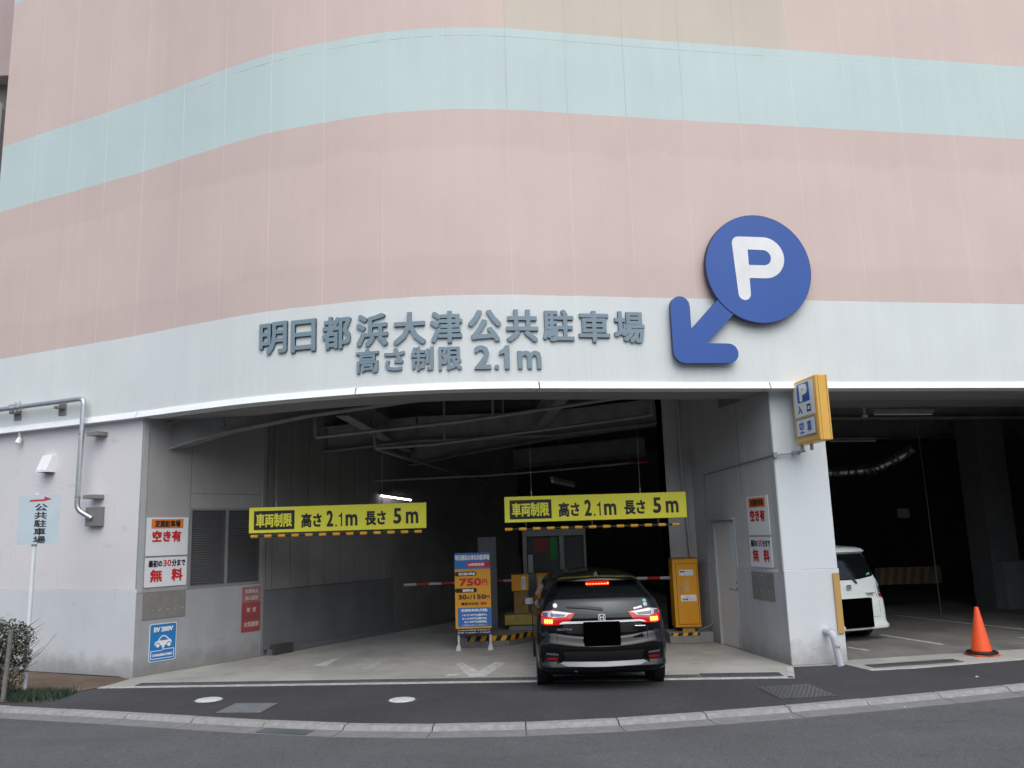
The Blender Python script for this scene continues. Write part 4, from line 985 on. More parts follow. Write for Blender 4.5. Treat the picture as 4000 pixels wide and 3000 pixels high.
lamp((7.25, 19.0, 3.86), (8.30, 19.0, 3.84), 'unlit fluorescent tube deeper in the right-hand parking ceiling', M_TUBE)
mb = MB(); mb.lathe([(.001, .0), (.05, .0), (.06, .04), (.03, .06), (.03, .8)], 14, Matrix.Translation((6.62, 15.5, 3.96)))
o = obj('ceiling_detector', mb, M_TUBE, smooth=True); tag(o, 'small white detector on the ceiling left of the front unlit tube', 'detector')
mb = MB(); P_ = [(7.0, 19.0, 3.15), (7.6, 19, 3.16), (8.2, 19, 3.2), (8.6, 18.8, 3.38), (8.95, 18.6, 3.6)]
seg = []
for i in range(41):
    t = i/40*(len(P_)-1); k = min(int(t), len(P_)-2); seg.append(V(P_[k]).lerp(V(P_[k+1]), t-k))
mb.tube(seg, [.11+random.uniform(-.025, .025) for _ in seg], 14); o = obj('foil_duct', mb, M_FOIL, smooth=True); tag(o, 'crumpled silver foil duct hanging in the right-hand parking ceiling', 'duct')
mb = MB(); mb.tube([(8.80, 18.0, 4.3), (8.83, 18.0, 2.84), (8.85, 18.0, .0)], .009, 8); o = obj('thin_riser', mb, mat('dim_pipe', (.12, .12, .12), .6), smooth=True); tag(o, 'thin vertical pipe in the dark right-hand parking area', 'pipe')
o = plate('dark_notice', frame((9.07, 20.0, 2.08), (1, -.1, 0)), rect(0, 0, .27, .22), 0, .01, mat('dim_notice', (.16, .16, .155), .6), None); tag(o, 'small pale notice hanging in the dark of the right-hand parking', 'notice')

# ------------------------------------------------------------------ exterior pipework, vent, detector on the left wall
EP = thing('wall_pipe', 'galvanised steel pipe along the white band bending down the left wall into a grey box', 'pipe', (-7.2, 13.7, 2.4))
mb = MB(); mb.tube(bend([wp(-9.9, .14, 4.46), wp(-8.5, .14, 4.46), wp(-7.13, .14, 4.46), wp(-7.14, .14, 2.62), wp(-6.95, .02, 2.47)], .10, 7), .042, 16); obj('pipe', mb, M_PIPE, EP, smooth=True)
mb = MB()
for x in (-8.62, -8.78):
    d = (wp(x+.05, .14, 4.46)-wp(x, .14, 4.46)).normalized(); mb.tube([wp(x, .14, 4.46)-d*.03, wp(x, .14, 4.46)+d*.03], .068, 14)
mb.tube([wp(-8.7, .14, 4.38), wp(-8.7, .14, 4.56)], .016, 8); mb.tube([wp(-8.6, .14, 4.40), wp(-8.6, .14, 4.57)], .014, 8)
obj('coupling', mb, M_PIPE, EP, smooth=True)
for x, z in ((-8.80, 4.38), (-7.75, 4.37)):
    M = wframe(x, z, 0); mb = MB(); mb.prism([(-.09, -.12), (.09, -.12), (.09, .12), (-.09, .12)], 0, .02, M); mb.prism(rect(-.07, -.015, .07, .03), .02, .13, M)
    obj('bracket', mb, mat('bracket_grey', (.27, .26, .25), .6, .3), EP, bev=.004)
for z in (3.86, 2.82):
    M = wframe(-6.93, z, -.085); mb = MB(); mb.prism(rect(-.14, -.035, .12, .03), 0, .20, M); obj('bracket', mb, MATS['bracket_grey'], EP, bev=.004)
    mb = MB(); p = wp(-7.14, .14, z); mb.tube([p-V((0, 0, .008)), p+V((0, 0, .008))], .048, 16); obj('clamp', mb, M_STEEL, EP, smooth=True)
M = wframe(-6.94, 2.34, -.085); mb = MB(); mb.prism(rect(-.17, 0, .16, .31), 0, .10, M); obj('junction_box', mb, mat('grey_box', (.20, .20, .20), .6), EP, bev=.006)
VH = thing('vent_hood', 'small white ventilation hood on the left wall', 'vent', wp(-8.05, -.08, 3.3))
M = wframe(-8.06, 3.29, -.085) @ Matrix.Rotation(R(90), 4, 'Y')
mb = MB()
Mv = wframe(-8.06, 3.29, -.085)
pts = [(0, .29), (.06, .30), (.17, .04), (.17, .0), (0, .0)]
vv = []
for x in (-.13, .13):
    for d, h in pts: vv.append(Mv @ V((x, h, d)))
mb.add(vv, [(0, 1, 2, 3, 4), (9, 8, 7, 6, 5), (0, 5, 6, 1), (1, 6, 7, 2), (2, 7, 8, 3), (0, 4, 9, 5)]); obj('hood', mb, M_FASCIA, VH)
mb = MB(); mb.prism(rect(-.12, .005, .12, .02), .01, .16, Mv); obj('opening', mb, M_VOID, VH)
mb = MB(); mb.tube([wp(-8.75, -.02, 3.93), wp(-8.75, .02, 3.84)], .045, 12); mb.tube([wp(-8.75, .0, 4.04), wp(-8.75, -.02, 3.93)], .02, 8)
o = obj('wall_detector', mb, M_FASCIA, smooth=True); tag(o, 'tiny white dome fitting under the trim at the far left', 'detector')
for p, bl_ in (((-8.12, 2.80), 'top'), ((-8.14, 2.50), 'middle'), ((-8.16, 2.15), 'bottom')):
    M = wframe(p[0], p[1], -.085); o = plate('wall_bolt', M, circ(0, 0, .018, 8), 0, .04, M_STEEL, None); tag(o, bl_+' one of three small bolts in the left wall beside the sign plate', 'bolt', 'bolts in the left wall')

# sign post at the left
SP = thing('direction_sign', 'pale blue sign plate reading 公共駐車場 with a red arrow on a white post at the left', 'sign', (-7.10, 12.36, 0))
mb = MB(); mb.tube([(-7.09, 12.36, 0), (-7.09, 12.36, 2.82)], .031, 16); mb.lathe([(.05, 0), (.05, .01), (.033, .02)], 16, Matrix.Translation((-7.09, 12.36, .0)))
obj('post', mb, M_WPOST, SP, smooth=True)
mb = MB(); mb.tube([(-7.09, 12.36, .285), (-7.09, 12.36, .30)], .036, 16); mb.tube([(-7.09, 12.36, 2.05), (-7.09, 12.36, 2.10)], .038, 16); obj('clamp', mb, M_STEEL, SP, smooth=True)
rt = V((.50, .20, 0)).normalized(); Ms = frame(V((-7.285, 12.24, 2.075)), rt)
bd = plate('plate', Ms, rrect(0, 0, .535, .72, .02), 0, .006, mat('pale_blue_plate', (.50, .60, .66), .45, var=.05), SP)
ar = [(.135, .645), (.135, .62), (.33, .63), (.42, .655), (.33, .695), (.32, .655)]
plate('red_arrow', Ms, ar[::1], .006, .009, M_PRINTR, bd)
for k, ch in enumerate('公共駐車場'):
    z = .59-k*.118; text('lettering', ch, Ms, (.21, z-.105, .37, z), M_PRINTK, bd, bold=.002, lift=.009)

# corner guard and drain pipe on the pillar
mb = MB(); Mg2 = frame((4.70, 12.715, .42), (.84, .14, 0)); mb.prism(rect(0, 0, .085, .87), 0, .016, Mg2)
mb.prism([(4.785, 12.715), (4.802, 12.718), (4.77, 12.95), (4.755, 12.95)], .42, 1.29)
o = obj('corner_guard', mb, M_BRASS); tag(o, 'yellow-brown corner guard on the right edge of the pillar', 'corner guard')
mb = MB(); mb.tube(bend([(4.50, 12.75, .46), (4.545, 12.50, .455), (4.60, 12.47, .0)], .10, 8), .052, 18); mb.tube([(4.585, 12.475, .30), (4.588, 12.473, .27)], .060, 18)
mb.tube([(4.535, 12.56, .458), (4.54, 12.53, .457)], .060, 18)
o = obj('drain_elbow', mb, M_PVC, smooth=True); tag(o, 'grey plastic drain elbow coming out of the pillar foot into the ground', 'pipe')

# traffic cone
TC = thing('traffic_cone', 'orange traffic cone with a black weight ring by the right-hand opening', 'traffic cone', (6.96, 13.05, 0))
T0 = Matrix.Translation((6.96, 13.05, 0))
mb = MB(); mb.prism(rrect(-.19, -.19, .19, .19, .04), .004, .022, T0); mb.lathe([(.155, .02), (.145, .05), (.03, .69), (.026, .70), (.010, .705)], 32, T0); obj('cone', mb, M_CONE, TC, smooth=True)
mb = MB(); mb.lathe([(.15, .022), (.215, .025), (.225, .045), (.20, .062), (.143, .066)], 32, T0); obj('weight_ring', mb, M_BLACK, TC, smooth=True)
TC.rotation_euler = (0, 0, 0)

# bush
BU = thing('bush', 'clipped green bush with bare twigs at the lower left edge', 'bush', (-7.3, 12.0, 0))
mb = MB(); tw = MB()
for i in range(60):
    a = random.uniform(0, 6.28); r_ = random.uniform(.0, .2); b0 = V((-7.45+r_*math.cos(a), 12.05+r_*math.sin(a), 0))
    d = V((random.uniform(-.5, .6), random.uniform(-.35, .35), 1)).normalized(); pts = [b0]; 
    L = random.uniform(.6, 1.05)
    for k in range(1, 7):
        d = (d + V((random.uniform(-.18, .18), random.uniform(-.18, .18), random.uniform(-.05, .1)))).normalized(); pts.append(pts[-1]+d*L/6)
    tw.tube(pts, [.008*(1-k/8) for k in range(7)], 5)
for k in range(9):
    z = .35+.07*k; p = V((-6.98, 12.0+random.uniform(-.1, .1), z)); tw.tube([p, p+V((.12, 0, .04)), p+V((.26, .02, .12+random.uniform(0, .06)))], [.006, .005, .002], 5)
obj('branch', tw, M_BARK, BU, smooth=True)
def in_bush(p):
    x = (p.x+7.62)/.72; y = (p.y-12.02)/.42; z = (p.z-.52)/.56
    return abs(x)**3+abs(y)**3+abs(z)**3 < 1
for i in range(26000):
    p = V((random.uniform(-8.4, -6.86), random.uniform(11.58, 12.5), random.uniform(.05, 1.14)))
    e = .10*math.sin(p.x*11+p.z*7)+.08*math.sin(p.z*17+p.y*9)
    q = p + V((e*.4, 0, e*.5))
    if not in_bush(q) or (math.sin(p.x*23+1)*math.sin(p.y*19)*math.sin(p.z*21) > .45): continue
    if p.z < .40 and random.random() < .5: continue
    a = V((random.gauss(0, 1), random.gauss(0, 1), random.gauss(0, .7))).normalized(); b_ = a.cross(V((random.random(), random.random(), 1))).normalized()
    s1, s2 = random.uniform(.018, .032), random.uniform(.008, .014)
    mb.add([p-a*s1, p+b_*s2, p+a*s1, p-b_*s2], [(0, 1, 2, 3)])
o = obj('foliage', mb, M_LEAF, BU, kind='stuff')
mb = MB(); mb.tube([(-6.99, 11.70, 0), (-6.955, 11.72, .93)], [.034, .030], 10)
o = obj('stake', mb, mat('grey_wood', (.17, .17, .155), .9, var=.25, scale=20), smooth=True); tag(o, 'weathered grey wooden stake in front of the bush', 'post')
# bits of litter
for x, y, r_, lab in ((4.35, 9.95, .02, 'scrap of pale litter on the road near the right kerb'), (5.95, 11.35, .03, 'scrap of pale litter on the pavement right of the pillar'), (2.95, 9.62, .014, 'tiny pale scrap on the road in front of the gutter')):
    z = -.058 if y < 10.6 else -.004
    mb = MB(); mb.add([(x+r_*random.uniform(.6, 1.3)*math.cos(k), y+r_*random.uniform(.6, 1.3)*math.sin(k), z+.002) for k in range(6)] + [(x, y, z+.012)], [(k, (k+1) % 6, 6) for k in range(6)])
    o = obj('litter', mb, M_MANW); tag(o, lab, 'litter')

# ------------------------------------------------------------------ cars
def interp(tab, z):
    if z <= tab[0][0]: return tab[0][1]
    for (a, p), (b, q) in zip(tab, tab[1:]):
        if z <= b:
            t = (z-a)/(b-a); return p+(q-p)*t
    return tab[-1][1]
def car_body(S, name, m, parent, M):
    """horizontal slices: rear v(z), front v(z), half width w(z); local x=right, y=forward"""
    zs = S['zs']; rows = []
    NR, NC, NS = 10, 7, 16
    for z in zs:
        vr, vf, w = interp(S['vr'], z), interp(S['vf'], z), interp(S['w'], z)
        rc = min(interp(S['rc'], z), w*.95); bow = interp(S['bow'], z); H = []
        for k in range(NR+1):
            u = (w-rc)*k/NR; H.append((u, vr+bow*(u/w)**2, (u/w)**2))
        vb = vr+bow*((w-rc)/w)**2
        for k in range(1, NC+1):
            a = math.pi/2*k/NC; H.append((w-rc+rc*math.sin(a), vb+rc*1.15*(1-math.cos(a)), ((w-rc+rc*math.sin(a))/w)**2*(1-k/NC)))
        v0 = H[-1][1]; fr = .35
        wf = interp(S.get('wf', S['w']), z)
        for k in range(1, NS+1):
            t = k/NS; H.append((w+(wf-w)*min(1, t/.35), v0+(vf-fr-v0)*t, 0))
        for k in range(1, NC+1):
            a = math.pi/2*k/NC; H.append((wf-fr+fr*math.cos(a), vf-fr+fr*math.sin(a)-.0, 0))
        for k in range(1, 4): H.append(((wf-fr)*(1-k/3), vf+.06*(k/3), 0))
        lift = interp(S['lift'], z)
        crown = interp(S['crown'], z)
        full = [(u, v, z+lift*s2-crown*(u/w)**2*(1-s2 if s2 else 1)) for u, v, s2 in H]
        full += [(-u, v, zz) for u, v, zz in full[-2:0:-1]]
        rows.append(full)
    n = len(rows[0]); mb = MB(); vs_ = [M @ V(p) for r_ in rows for p in r_]
    fs = [(i*n+k, i*n+(k+1) % n, (i+1)*n+(k+1) % n, (i+1)*n+k) for i in range(len(rows)-1) for k in range(n)]
    fs += [tuple(range(n-1, -1, -1))]
    c = len(vs_); r_ = rows[-1]; vs_.append(M @ V((0, (r_[0][1]+r_[n//2][1])/2, r_[0][2]+.006)))
    fs += [((len(rows)-1)*n+k, (len(rows)-1)*n+(k+1) % n, c) for k in range(n)]
    mb.add(vs_, fs)
    o = obj(name, mb, m, parent, smooth='all')
    try: o.data.set_sharp_from_angle(angle=R(70))
    except Exception: pass
    return o, BVHTree.FromPolygons([V(v) for v in vs_], fs)
def decal(name, poly, bvh, M, m, parent, off=.004, grid=.03, axis='y', side=1, depth=.0, label=None):
    """piece with outline poly (u,z) laid on the body seen from behind (axis y) or from a flank (axis x)"""
    P = [V(p) for p in poly]; n0 = len(P); pts = list(P)
    x0, x1 = min(p.x for p in P), max(p.x for p in P); y0, y1 = min(p.y for p in P), max(p.y for p in P)
    def ins(p):
        c = False; j = n0-1
        for i in range(n0):
            if (P[i].y > p[1]) != (P[j].y > p[1]) and p[0] < (P[j].x-P[i].x)*(p[1]-P[i].y)/(P[j].y-P[i].y)+P[i].x: c = not c
            j = i
        return c
    bd_ = []
    for i in range(n0):
        a, b_ = P[i], P[(i+1) % n0]; k = max(1, int((b_-a).length/grid))
        for j in range(k): bd_.append(a.lerp(b_, j/k))
    nb = len(bd_); pts = bd_[:]
    gx = x0+grid/2
    while gx < x1:
        gy = y0+grid/2
        while gy < y1:
            if ins((gx, gy)) and min((V((gx, gy))-q).length for q in bd_) > grid*.4: pts.append(V((gx, gy)))
            gy += grid
        gx += grid
    r_ = delaunay_2d_cdt(pts, [(i, (i+1) % nb) for i in range(nb)], [], 0, 1e-6)
    fs = []
    for f in r_[2]:
        cx = sum(r_[0][i].x for i in f)/len(f); cy = sum(r_[0][i].y for i in f)/len(f)
        if ins((cx, cy)): fs.append(tuple(f))
    R3 = M.to_3x3(); vs_ = []; nv = []; last = None
    for p in r_[0]:
        if axis == 'y': o_ = M @ V((p.x, -3, p.y)); d = R3 @ V((0, 1, 0))
        else: o_ = M @ V((side*3, p.x, p.y)); d = R3 @ V((-side, 0, 0))
        h = bvh.ray_cast(o_, d)
        if h[0] is None: h = bvh.find_nearest(M @ (V((p.x, .2, p.y)) if axis == 'y' else V((side*.8, p.x, p.y))))
        nn = h[1]; 
        if nn.dot(d) > 0: nn = -nn
        vs_.append(h[0]-d*off + nn*0); nv.append(h[0]+d*.004)
    mb = MB(); mb.add(vs_, fs)
    # rim
    cnt = {}
    for f in fs:
        for i in range(len(f)):
            e = (f[i], f[(i+1) % len(f)])
            if (e[1], e[0]) in cnt: cnt[(e[1], e[0])] = 0
            else: cnt[e] = 1
    n = len(vs_); mb.v += [tuple(p) for p in nv]
    for (i, j), c in cnt.items():
        if c: mb.f.append((i, j, n+j, n+i)); mb.m.append(0)
    o = obj(name, mb, m, parent, smooth=True, label=label)
    return o
def wheel(x, y, side, M, parent, r_=.305, w=.19, m_rim=None):
    T = M @ Matrix.Translation((x, y, r_)) @ Matrix.Rotation(R(90)*side, 4, 'Y')
    mb = MB(); mb.lathe([(r_*.62, -w/2), (r_*.93, -w/2), (r_, -w/2+.03), (r_, w/2-.03), (r_*.93, w/2), (r_*.62, w/2)], 36, T); ty = obj('wheel', mb, M_RUBBER, parent, smooth=True)
    mb = MB(); mb.lathe([(.001, w/2-.05), (r_*.60, w/2-.055), (r_*.63, w/2-.01), (r_*.64, w/2+.003), (r_*.60, w/2+.003), (r_*.585, w/2-.03), (.001, w/2-.045)], 30, T)
    for k in range(5):
        Tk = T @ Matrix.Rotation(k*2*math.pi/5, 4, 'Z'); mb.prism([(-.03, .0), (.03, .0), (.022, r_*.6), (-.022, r_*.6)], w/2-.045, w/2-.008, Tk)
    obj('rim', mb, m_rim or M_STEEL, ty, smooth=True)
def mirror(P): return [(-u, z) for u, z in P][::-1]

M_BPAINT = mat('black_car_paint', (.004, .004, .005), .35, coat=.75, var=.02)
M_BPAINT.node_tree.nodes['Principled BSDF'].inputs['Coat Tint'].default_value = (.86, .94, 1.0, 1)
M_BPAINT.node_tree.nodes['Principled BSDF'].inputs['Specular IOR Level'].default_value = .05
M_BGLASS = mat('dark_car_glass', (.006, .008, .009), .06, var=.02)
M_BGLASS.node_tree.nodes['Principled BSDF'].inputs['Specular Tint'].default_value = (.80, .93, 1.0, 1)
M_RLENS = mat('red_lens', (.28, .004, .004), .15, coat=.6, emit=(1, .01, .008), estr=.16)
M_RLENS2 = mat('red_reflector', (.42, .01, .012), .2, coat=.5)
M_CLENS = mat('clear_lens', (.55, .58, .62), .12, .3, coat=1.0)
M_SMOKE = mat('smoked_lens', (.10, .11, .12), .1, .4, coat=1.0)
M_BRAKE = mat('brake_lamp', (1, .2, .05), .3, emit=(1, .10, .012), estr=12)
M_BRAKEH = mat('brake_lamp_halo', (.8, .02, .01), .3, emit=(1, .012, .006), estr=.55)

CAR = thing('station_wagon', 'black estate car seen from behind driving into the entrance with brake lights on', 'car', (1.072, 13.2, 0))
MC = Matrix.Translation((1.072, 11.06, 0))
zs = [.20, .235, .27, .285, .30, .32, .345, .365, .40, .44, .48, .52, .545, .56, .575, .60, .63, .655, .67, .70, .75, .80, .85, .90, .94, .97, 1.0, 1.05, 1.10, 1.125, 1.15, 1.20, 1.25, 1.30, 1.335, 1.352, 1.365, 1.385, 1.405, 1.425, 1.445, 1.46, 1.468]
S = dict(zs=zs,
  vr=[(.20, .20), (.27, .05), (.30, .015), (.32, .02), (.365, .055), (.38, .05), (.44, .02), (.545, .0), (.565, .004), (.60, .03), (.655, .085), (.68, .09), (.80, .085), (.90, .095), (.97, .115), (1.05, .150), (1.13, .190), (1.15, .215), (1.20, .305), (1.25, .395), (1.30, .475), (1.335, .53), (1.352, .50), (1.365, .37), (1.385, .37), (1.405, .42), (1.425, .70), (1.445, 1.1), (1.46, 1.5), (1.468, 1.8)],
  vf=[(.20, 4.2), (.5, 4.36), (.8, 4.30), (.92, 4.05), (1.0, 3.45), (1.1, 3.25), (1.25, 2.98), (1.4, 2.7), (1.46, 2.5), (1.468, 2.3)],
  w=[(.20, .80), (.30, .838), (.45, .85), (.65, .85), (.80, .845), (.92, .83), (1.0, .80), (1.10, .755), (1.2, .68), (1.3, .605), (1.36, .565), (1.40, .545), (1.425, .52), (1.445, .47), (1.46, .36), (1.468, .25)],
  wf=[(.20, .80), (.30, .838), (.45, .85), (.65, .85), (.80, .845), (.92, .83), (1.0, .805), (1.10, .765), (1.2, .72), (1.3, .67), (1.36, .635), (1.40, .60), (1.425, .56), (1.445, .50), (1.46, .38), (1.468, .25)],
  rc=[(.2, .20), (.5, .22), (.8, .24), (1.0, .22), (1.2, .17), (1.36, .12), (1.46, .10)],
  bow=[(.2, .12), (.6, .12), (.9, .13), (1.2, .10), (1.36, .06), (1.42, .20), (1.47, .2)],
  lift=[(.2, -.0), (.285, -.03), (.365, .01), (.5, .02), (.545, .085), (.60, .10), (.70, .11), (.80, .05), (.9, .0)],
  crown=[(.2, 0), (1.30, 0), (1.352, .01), (1.40, .02), (1.47, .03)])
bodyo, bvh = car_body(S, 'body', M_BPAINT, CAR, MC)
D = lambda name, poly, m, off=.004, **k: decal(name, poly, bvh, MC, m, CAR, off, **k)
glass = [(-.640, 1.035), (-.60, .995), (-.32, .955), (0, .94), (.32, .955), (.60, .995), (.640, 1.035), (.620, 1.10), (.535, 1.22), (.465, 1.30), (.40, 1.335), (.25, 1.345), (0, 1.348), (-.25, 1.345), (-.40, 1.335), (-.465, 1.30), (-.535, 1.22), (-.620, 1.10)]
gl = D('rear_window', glass, M_BGLASS, .003, grid=.04)
def lampset(s):
    X = (lambda P: P) if s < 0 else mirror
    out = X([(-.785, .965), (-.76, .995), (-.64, 1.012), (-.345, .972), (-.41, .88), (-.56, .825), (-.70, .825), (-.785, .845)][::-1])
    L = D('tail_light', out, M_RLENS, .012, grid=.025)
    decal('clear_lens', X([(-.77, .965), (-.75, .99), (-.64, 1.006), (-.37, .970), (-.43, .958), (-.47, .928), (-.62, .918), (-.775, .945)][::-1]), bvh, MC, M_CLENS, L, .016, grid=.025)
    decal('smoked_lens', X([(-.66, .975), (-.46, .957), (-.49, .932), (-.655, .930)][::-1]), bvh, MC, M_SMOKE, L, .019, grid=.025)
    decal('smoked_lens', X([(-.765, .975), (-.70, .985), (-.70, .93), (-.765, .945)][::-1]), bvh, MC, M_SMOKE, L, .019, grid=.025)
    decal('glow_ring', X(rrect(-.757, .832, -.633, .914, .02)[::-1]), bvh, MC, M_BRAKEH, L, .018, grid=.025)
    for k in range(4):
        x = -.742+k*.027; decal('brake_element', X(rrect(x, .848, x+.021, .898, .006, 2)[::-1]), bvh, MC, M_BRAKE, L, .022, grid=.03)
lampset(-1); lampset(1)
sp_ = D('spoiler_underside', [(-.40, 1.352), (-.40, 1.312), (.40, 1.312), (.40, 1.352)][::-1], M_BLACK, .010)
hl = D('high_stop_lamp', rrect(-.160, 1.300, .160, 1.345, .015), M_BRAKEH, .022)
for k in range(8):
    x = -.138+k*.0394; decal('led', circ(x, 1.3225, .0135, 12), bvh, MC, M_BRAKE, hl, .027, grid=.03)
D('trunk_chrome_bar', [(-.55, .838), (-.54, .85), (-.50, .868), (0, .872), (.50, .872), (.545, .862), (.585, .838), (.50, .848), (0, .845), (-.50, .840)], mat('satin_chrome', (.88, .88, .90), .38, .55), .022, grid=.03)
D('trunk_recess', [(-.52, .80), (-.50, .832), (.50, .838), (.54, .80), (.46, .72), (-.44, .72)][::-1], M_BLACK, .003, grid=.04)
for x in (-1, 1):
    D('hatch_seam', [(x*.600, .80), (x*.607, .80), (x*.588, .625), (x*.580, .625)], M_VOID, .0025)
    D('reflector', rrect(min(x*.59, x*.725), .395, max(x*.59, x*.725), .428, .01, 2), M_RLENS2, .008)
    D('bumper_slot', [(x*.58, .475), (x*.735, .490), (x*.735, .462), (x*.58, .455)], mat('satin_grey', (.25, .26, .27), .25, .7), .006)
    D('bumper_vent', [(x*.56, .445), (x*.76, .455), (x*.77, .33), (x*.60, .33)], M_BLACK, .003)
D('bumper_inset', [(-.52, .50), (.52, .50), (.50, .385), (-.50, .385)][::-1], mat('black_trim', (.008, .008, .009), .55), .0025)
D('diffuser_strip', [(-.56, .352), (-.52, .374), (0, .366), (.52, .374), (.56, .352), (.47, .318), (0, .308), (-.47, .318)], mat('silver_strip', (.11, .12, .135), .3, .6), .008)
D('window_sticker', circ(-.595, 1.068, .028, 18), M_PRINTW, .008, label='round white sticker')
D('window_sticker', circ(.585, 1.10, .027, 18, .020), mat('green_sticker', (.12, .45, .2), .4), .008, label='green oval sticker')
D('window_sticker', circ(.590, 1.055, .027, 18, .022), mat('blue_sticker', (.35, .5, .72), .4), .008, label='pale blue round sticker')
D('window_sticker', [(.43, .995), (.545, 1.015), (.54, 1.040), (.425, 1.018)], M_PRINTW, .008, label='slanted white sticker')
D('wiper', [(-.45, 1.045), (-.22, 1.030), (.02, 1.0), (.03, 1.022), (0, 1.035), (-.20, 1.055), (-.44, 1.052)], M_BLACK, .022, grid=.03)
# emblem and number cover
Me2 = frame(MC @ V((0, .085, .915)), (1, 0, 0))
mb = MB(); a = rrect(-.047, -.040, .047, .040, .014); b_ = rrect(-.038, -.031, .038, .031, .010)
for i in range(len(a)):
    j = (i+1) % len(a); mb.add([Me2 @ V((*p, d)) for p, d in ((a[i], .018), (a[j], .018), (b_[j], .018), (b_[i], .018), (a[i], -.02), (a[j], -.02), (b_[j], .006), (b_[i], .006))], [(0, 1, 2, 3), (0, 4, 5, 1), (3, 2, 6, 7)])
for s in (-1, 1): mb.prism([(s*.012, -.030), (s*.026, -.030), (s*.032, .030), (s*.018, .030)] if s > 0 else [(s*.026, -.030), (s*.012, -.030), (s*.018, .030), (s*.032, .030)], 0, .018, Me2)
mb.prism(rect(-.016, -.007, .016, .007), 0, .0175, Me2)
obj('emblem', mb, MATS['satin_chrome'], CAR)
text('model_lettering', 'SHUTTLE', frame(MC @ V((-.49, .125, .772)), (1, -.10, 0)), (-.09, -.012, .10, .014), M_CHROME, CAR, bold=.0022, lift=.025)
mb = MB(); mb.box((.42, .05, .786), (.56, .12, .804), MC @ Matrix.Identity(4)); obj('badge', mb, M_CHROME, CAR, bev=.004)
Mn = frame(MC @ V((0, .0, 0)), (1, 0, 0))
plate('number_cover', Mn, rrect(-.245, .578, .225, .862, .006), -.07, .012, mat('black_cover', (.001, .001, .001), 1.0), CAR, label='plain black cover over the number plate')
MATS['black_cover'].node_tree.nodes['Principled BSDF'].inputs['Specular IOR Level'].default_value = 0
# antenna, mirrors, side windows, wheels
mb = MB(); mb.add([MC @ V(p) for p in ((-.03, .62, 1.40), (.03, .62, 1.40), (0, .60, 1.475), (-.035, .82, 1.41), (.035, .82, 1.41), (0, .66, 1.485))], [(0, 1, 2), (0, 2, 5, 3), (1, 4, 5, 2), (3, 5, 4), (0, 3, 4, 1)])
obj('antenna_fin', mb, mat('satin_fin', (.16, .16, .165), .3, coat=.5), CAR)
for s in (-1, 1):
    mb = MB(); T = MC @ Matrix.Translation((s*.905, 2.75, .93))
    mb.prism(rrect(-.085, -.055, .085, .06, .04), -.05, .06, T @ Matrix.Rotation(R(90), 4, 'X')); o = obj('door_mirror', mb, M_BPAINT, CAR, bev=.015)
    mb = MB(); mb.prism(rrect(-.068, -.042, .068, .047, .03), .062, .066, T @ Matrix.Rotation(R(90), 4, 'X')); obj('mirror_glass', mb, mat('mirror_silver', (.8, .8, .82), .05, 1.0), o)
    decal('side_window', [(.55, 1.02), (.72, 1.20), (1.0, 1.30), (1.7, 1.33), (2.35, 1.30), (3.0, 1.06), (2.9, .99), (1.6, .985)], bvh, MC, M_BGLASS, CAR, .004, axis='x', side=s, grid=.06)
    for y in (.82, 3.35):
        T = MC @ Matrix.Translation((s*.835, y, .31)) @ Matrix.Rotation(R(90)*s, 4, 'Y'); mb = MB(); mb.lathe([(.001, -.12), (.345, -.12), (.345, .018), (.001, .018)], 36, T); obj('wheel_arch', mb, M_BLACK, CAR, smooth=True)
        wheel(s*.745, y, s, MC, CAR, .305, .205)
D('roof_rail_light', [(-.02, 1.41), (-.02, 1.411), (.02, 1.411), (.02, 1.41)], M_BPAINT, .002)
mb = MB(); mb.tube([MC @ V((-.36, .10, .27)), MC @ V((-.36, .45, .27))], .03, 10); obj('exhaust', mb, M_STEEL, CAR, smooth=True)
mb = MB(); mb.box((-.70, .45, .16), (.70, 4.0, .24), MC); obj('underbody', mb, M_BLACK, CAR)

# white minivan at the right
WC = thing('minivan', 'white minivan parked in the right-hand bay, half hidden by the pillar', 'car', (5.74, 14.7, 0))
uw = V((.94, .34, 0)).normalized(); vw = V((-uw.y, uw.x, 0))
MW = Matrix((uw, vw, V((0, 0, 1)))).transposed().to_4x4(); MW.translation = V((5.74, 14.68, 0))
M_WP = mat('white_car_paint', (.70, .76, .74), .3, coat=.8, var=.02)
zs = [.21, .225, .24, .26, .30, .36, .42, .50, .58, .66, .72, .78, .86, .94, 1.0, 1.06, 1.12, 1.2, 1.3, 1.4, 1.47, 1.495, 1.51, 1.53, 1.56, 1.59, 1.615, 1.63, 1.64]
SW = dict(zs=zs,
  vr=[(.17, .06), (.20, .0), (.26, -.01), (.30, .03), (.50, .035), (.66, .05), (.72, .10), (.80, .11), (1.0, .13), (1.2, .20), (1.4, .28), (1.47, .32), (1.495, .30), (1.51, .22), (1.56, .24), (1.59, .32), (1.615, .6), (1.63, 1.0), (1.64, 1.3)],
  vf=[(.17, 4.1), (.5, 4.2), (.8, 4.1), (1.0, 3.7), (1.3, 3.1), (1.5, 2.8), (1.64, 2.5)],
  w=[(.17, .83), (.23, .855), (.36, .83), (.50, .83), (.70, .825), (.94, .81), (1.0, .79), (1.1, .75), (1.3, .70), (1.47, .65), (1.56, .63), (1.60, .58), (1.63, .45), (1.64, .3)],
  rc=[(.17, .16), (1.0, .16), (1.5, .10), (1.64, .1)], bow=[(.17, .06), (1.0, .07), (1.5, .05), (1.56, .12), (1.64, .2)],
  lift=[(.17, .0), (.60, .0), (.70, .06), (.9, .0)], crown=[(.17, 0), (1.45, 0), (1.64, .03)])
wb, bvw = car_body(SW, 'body', M_WP, WC, MW)
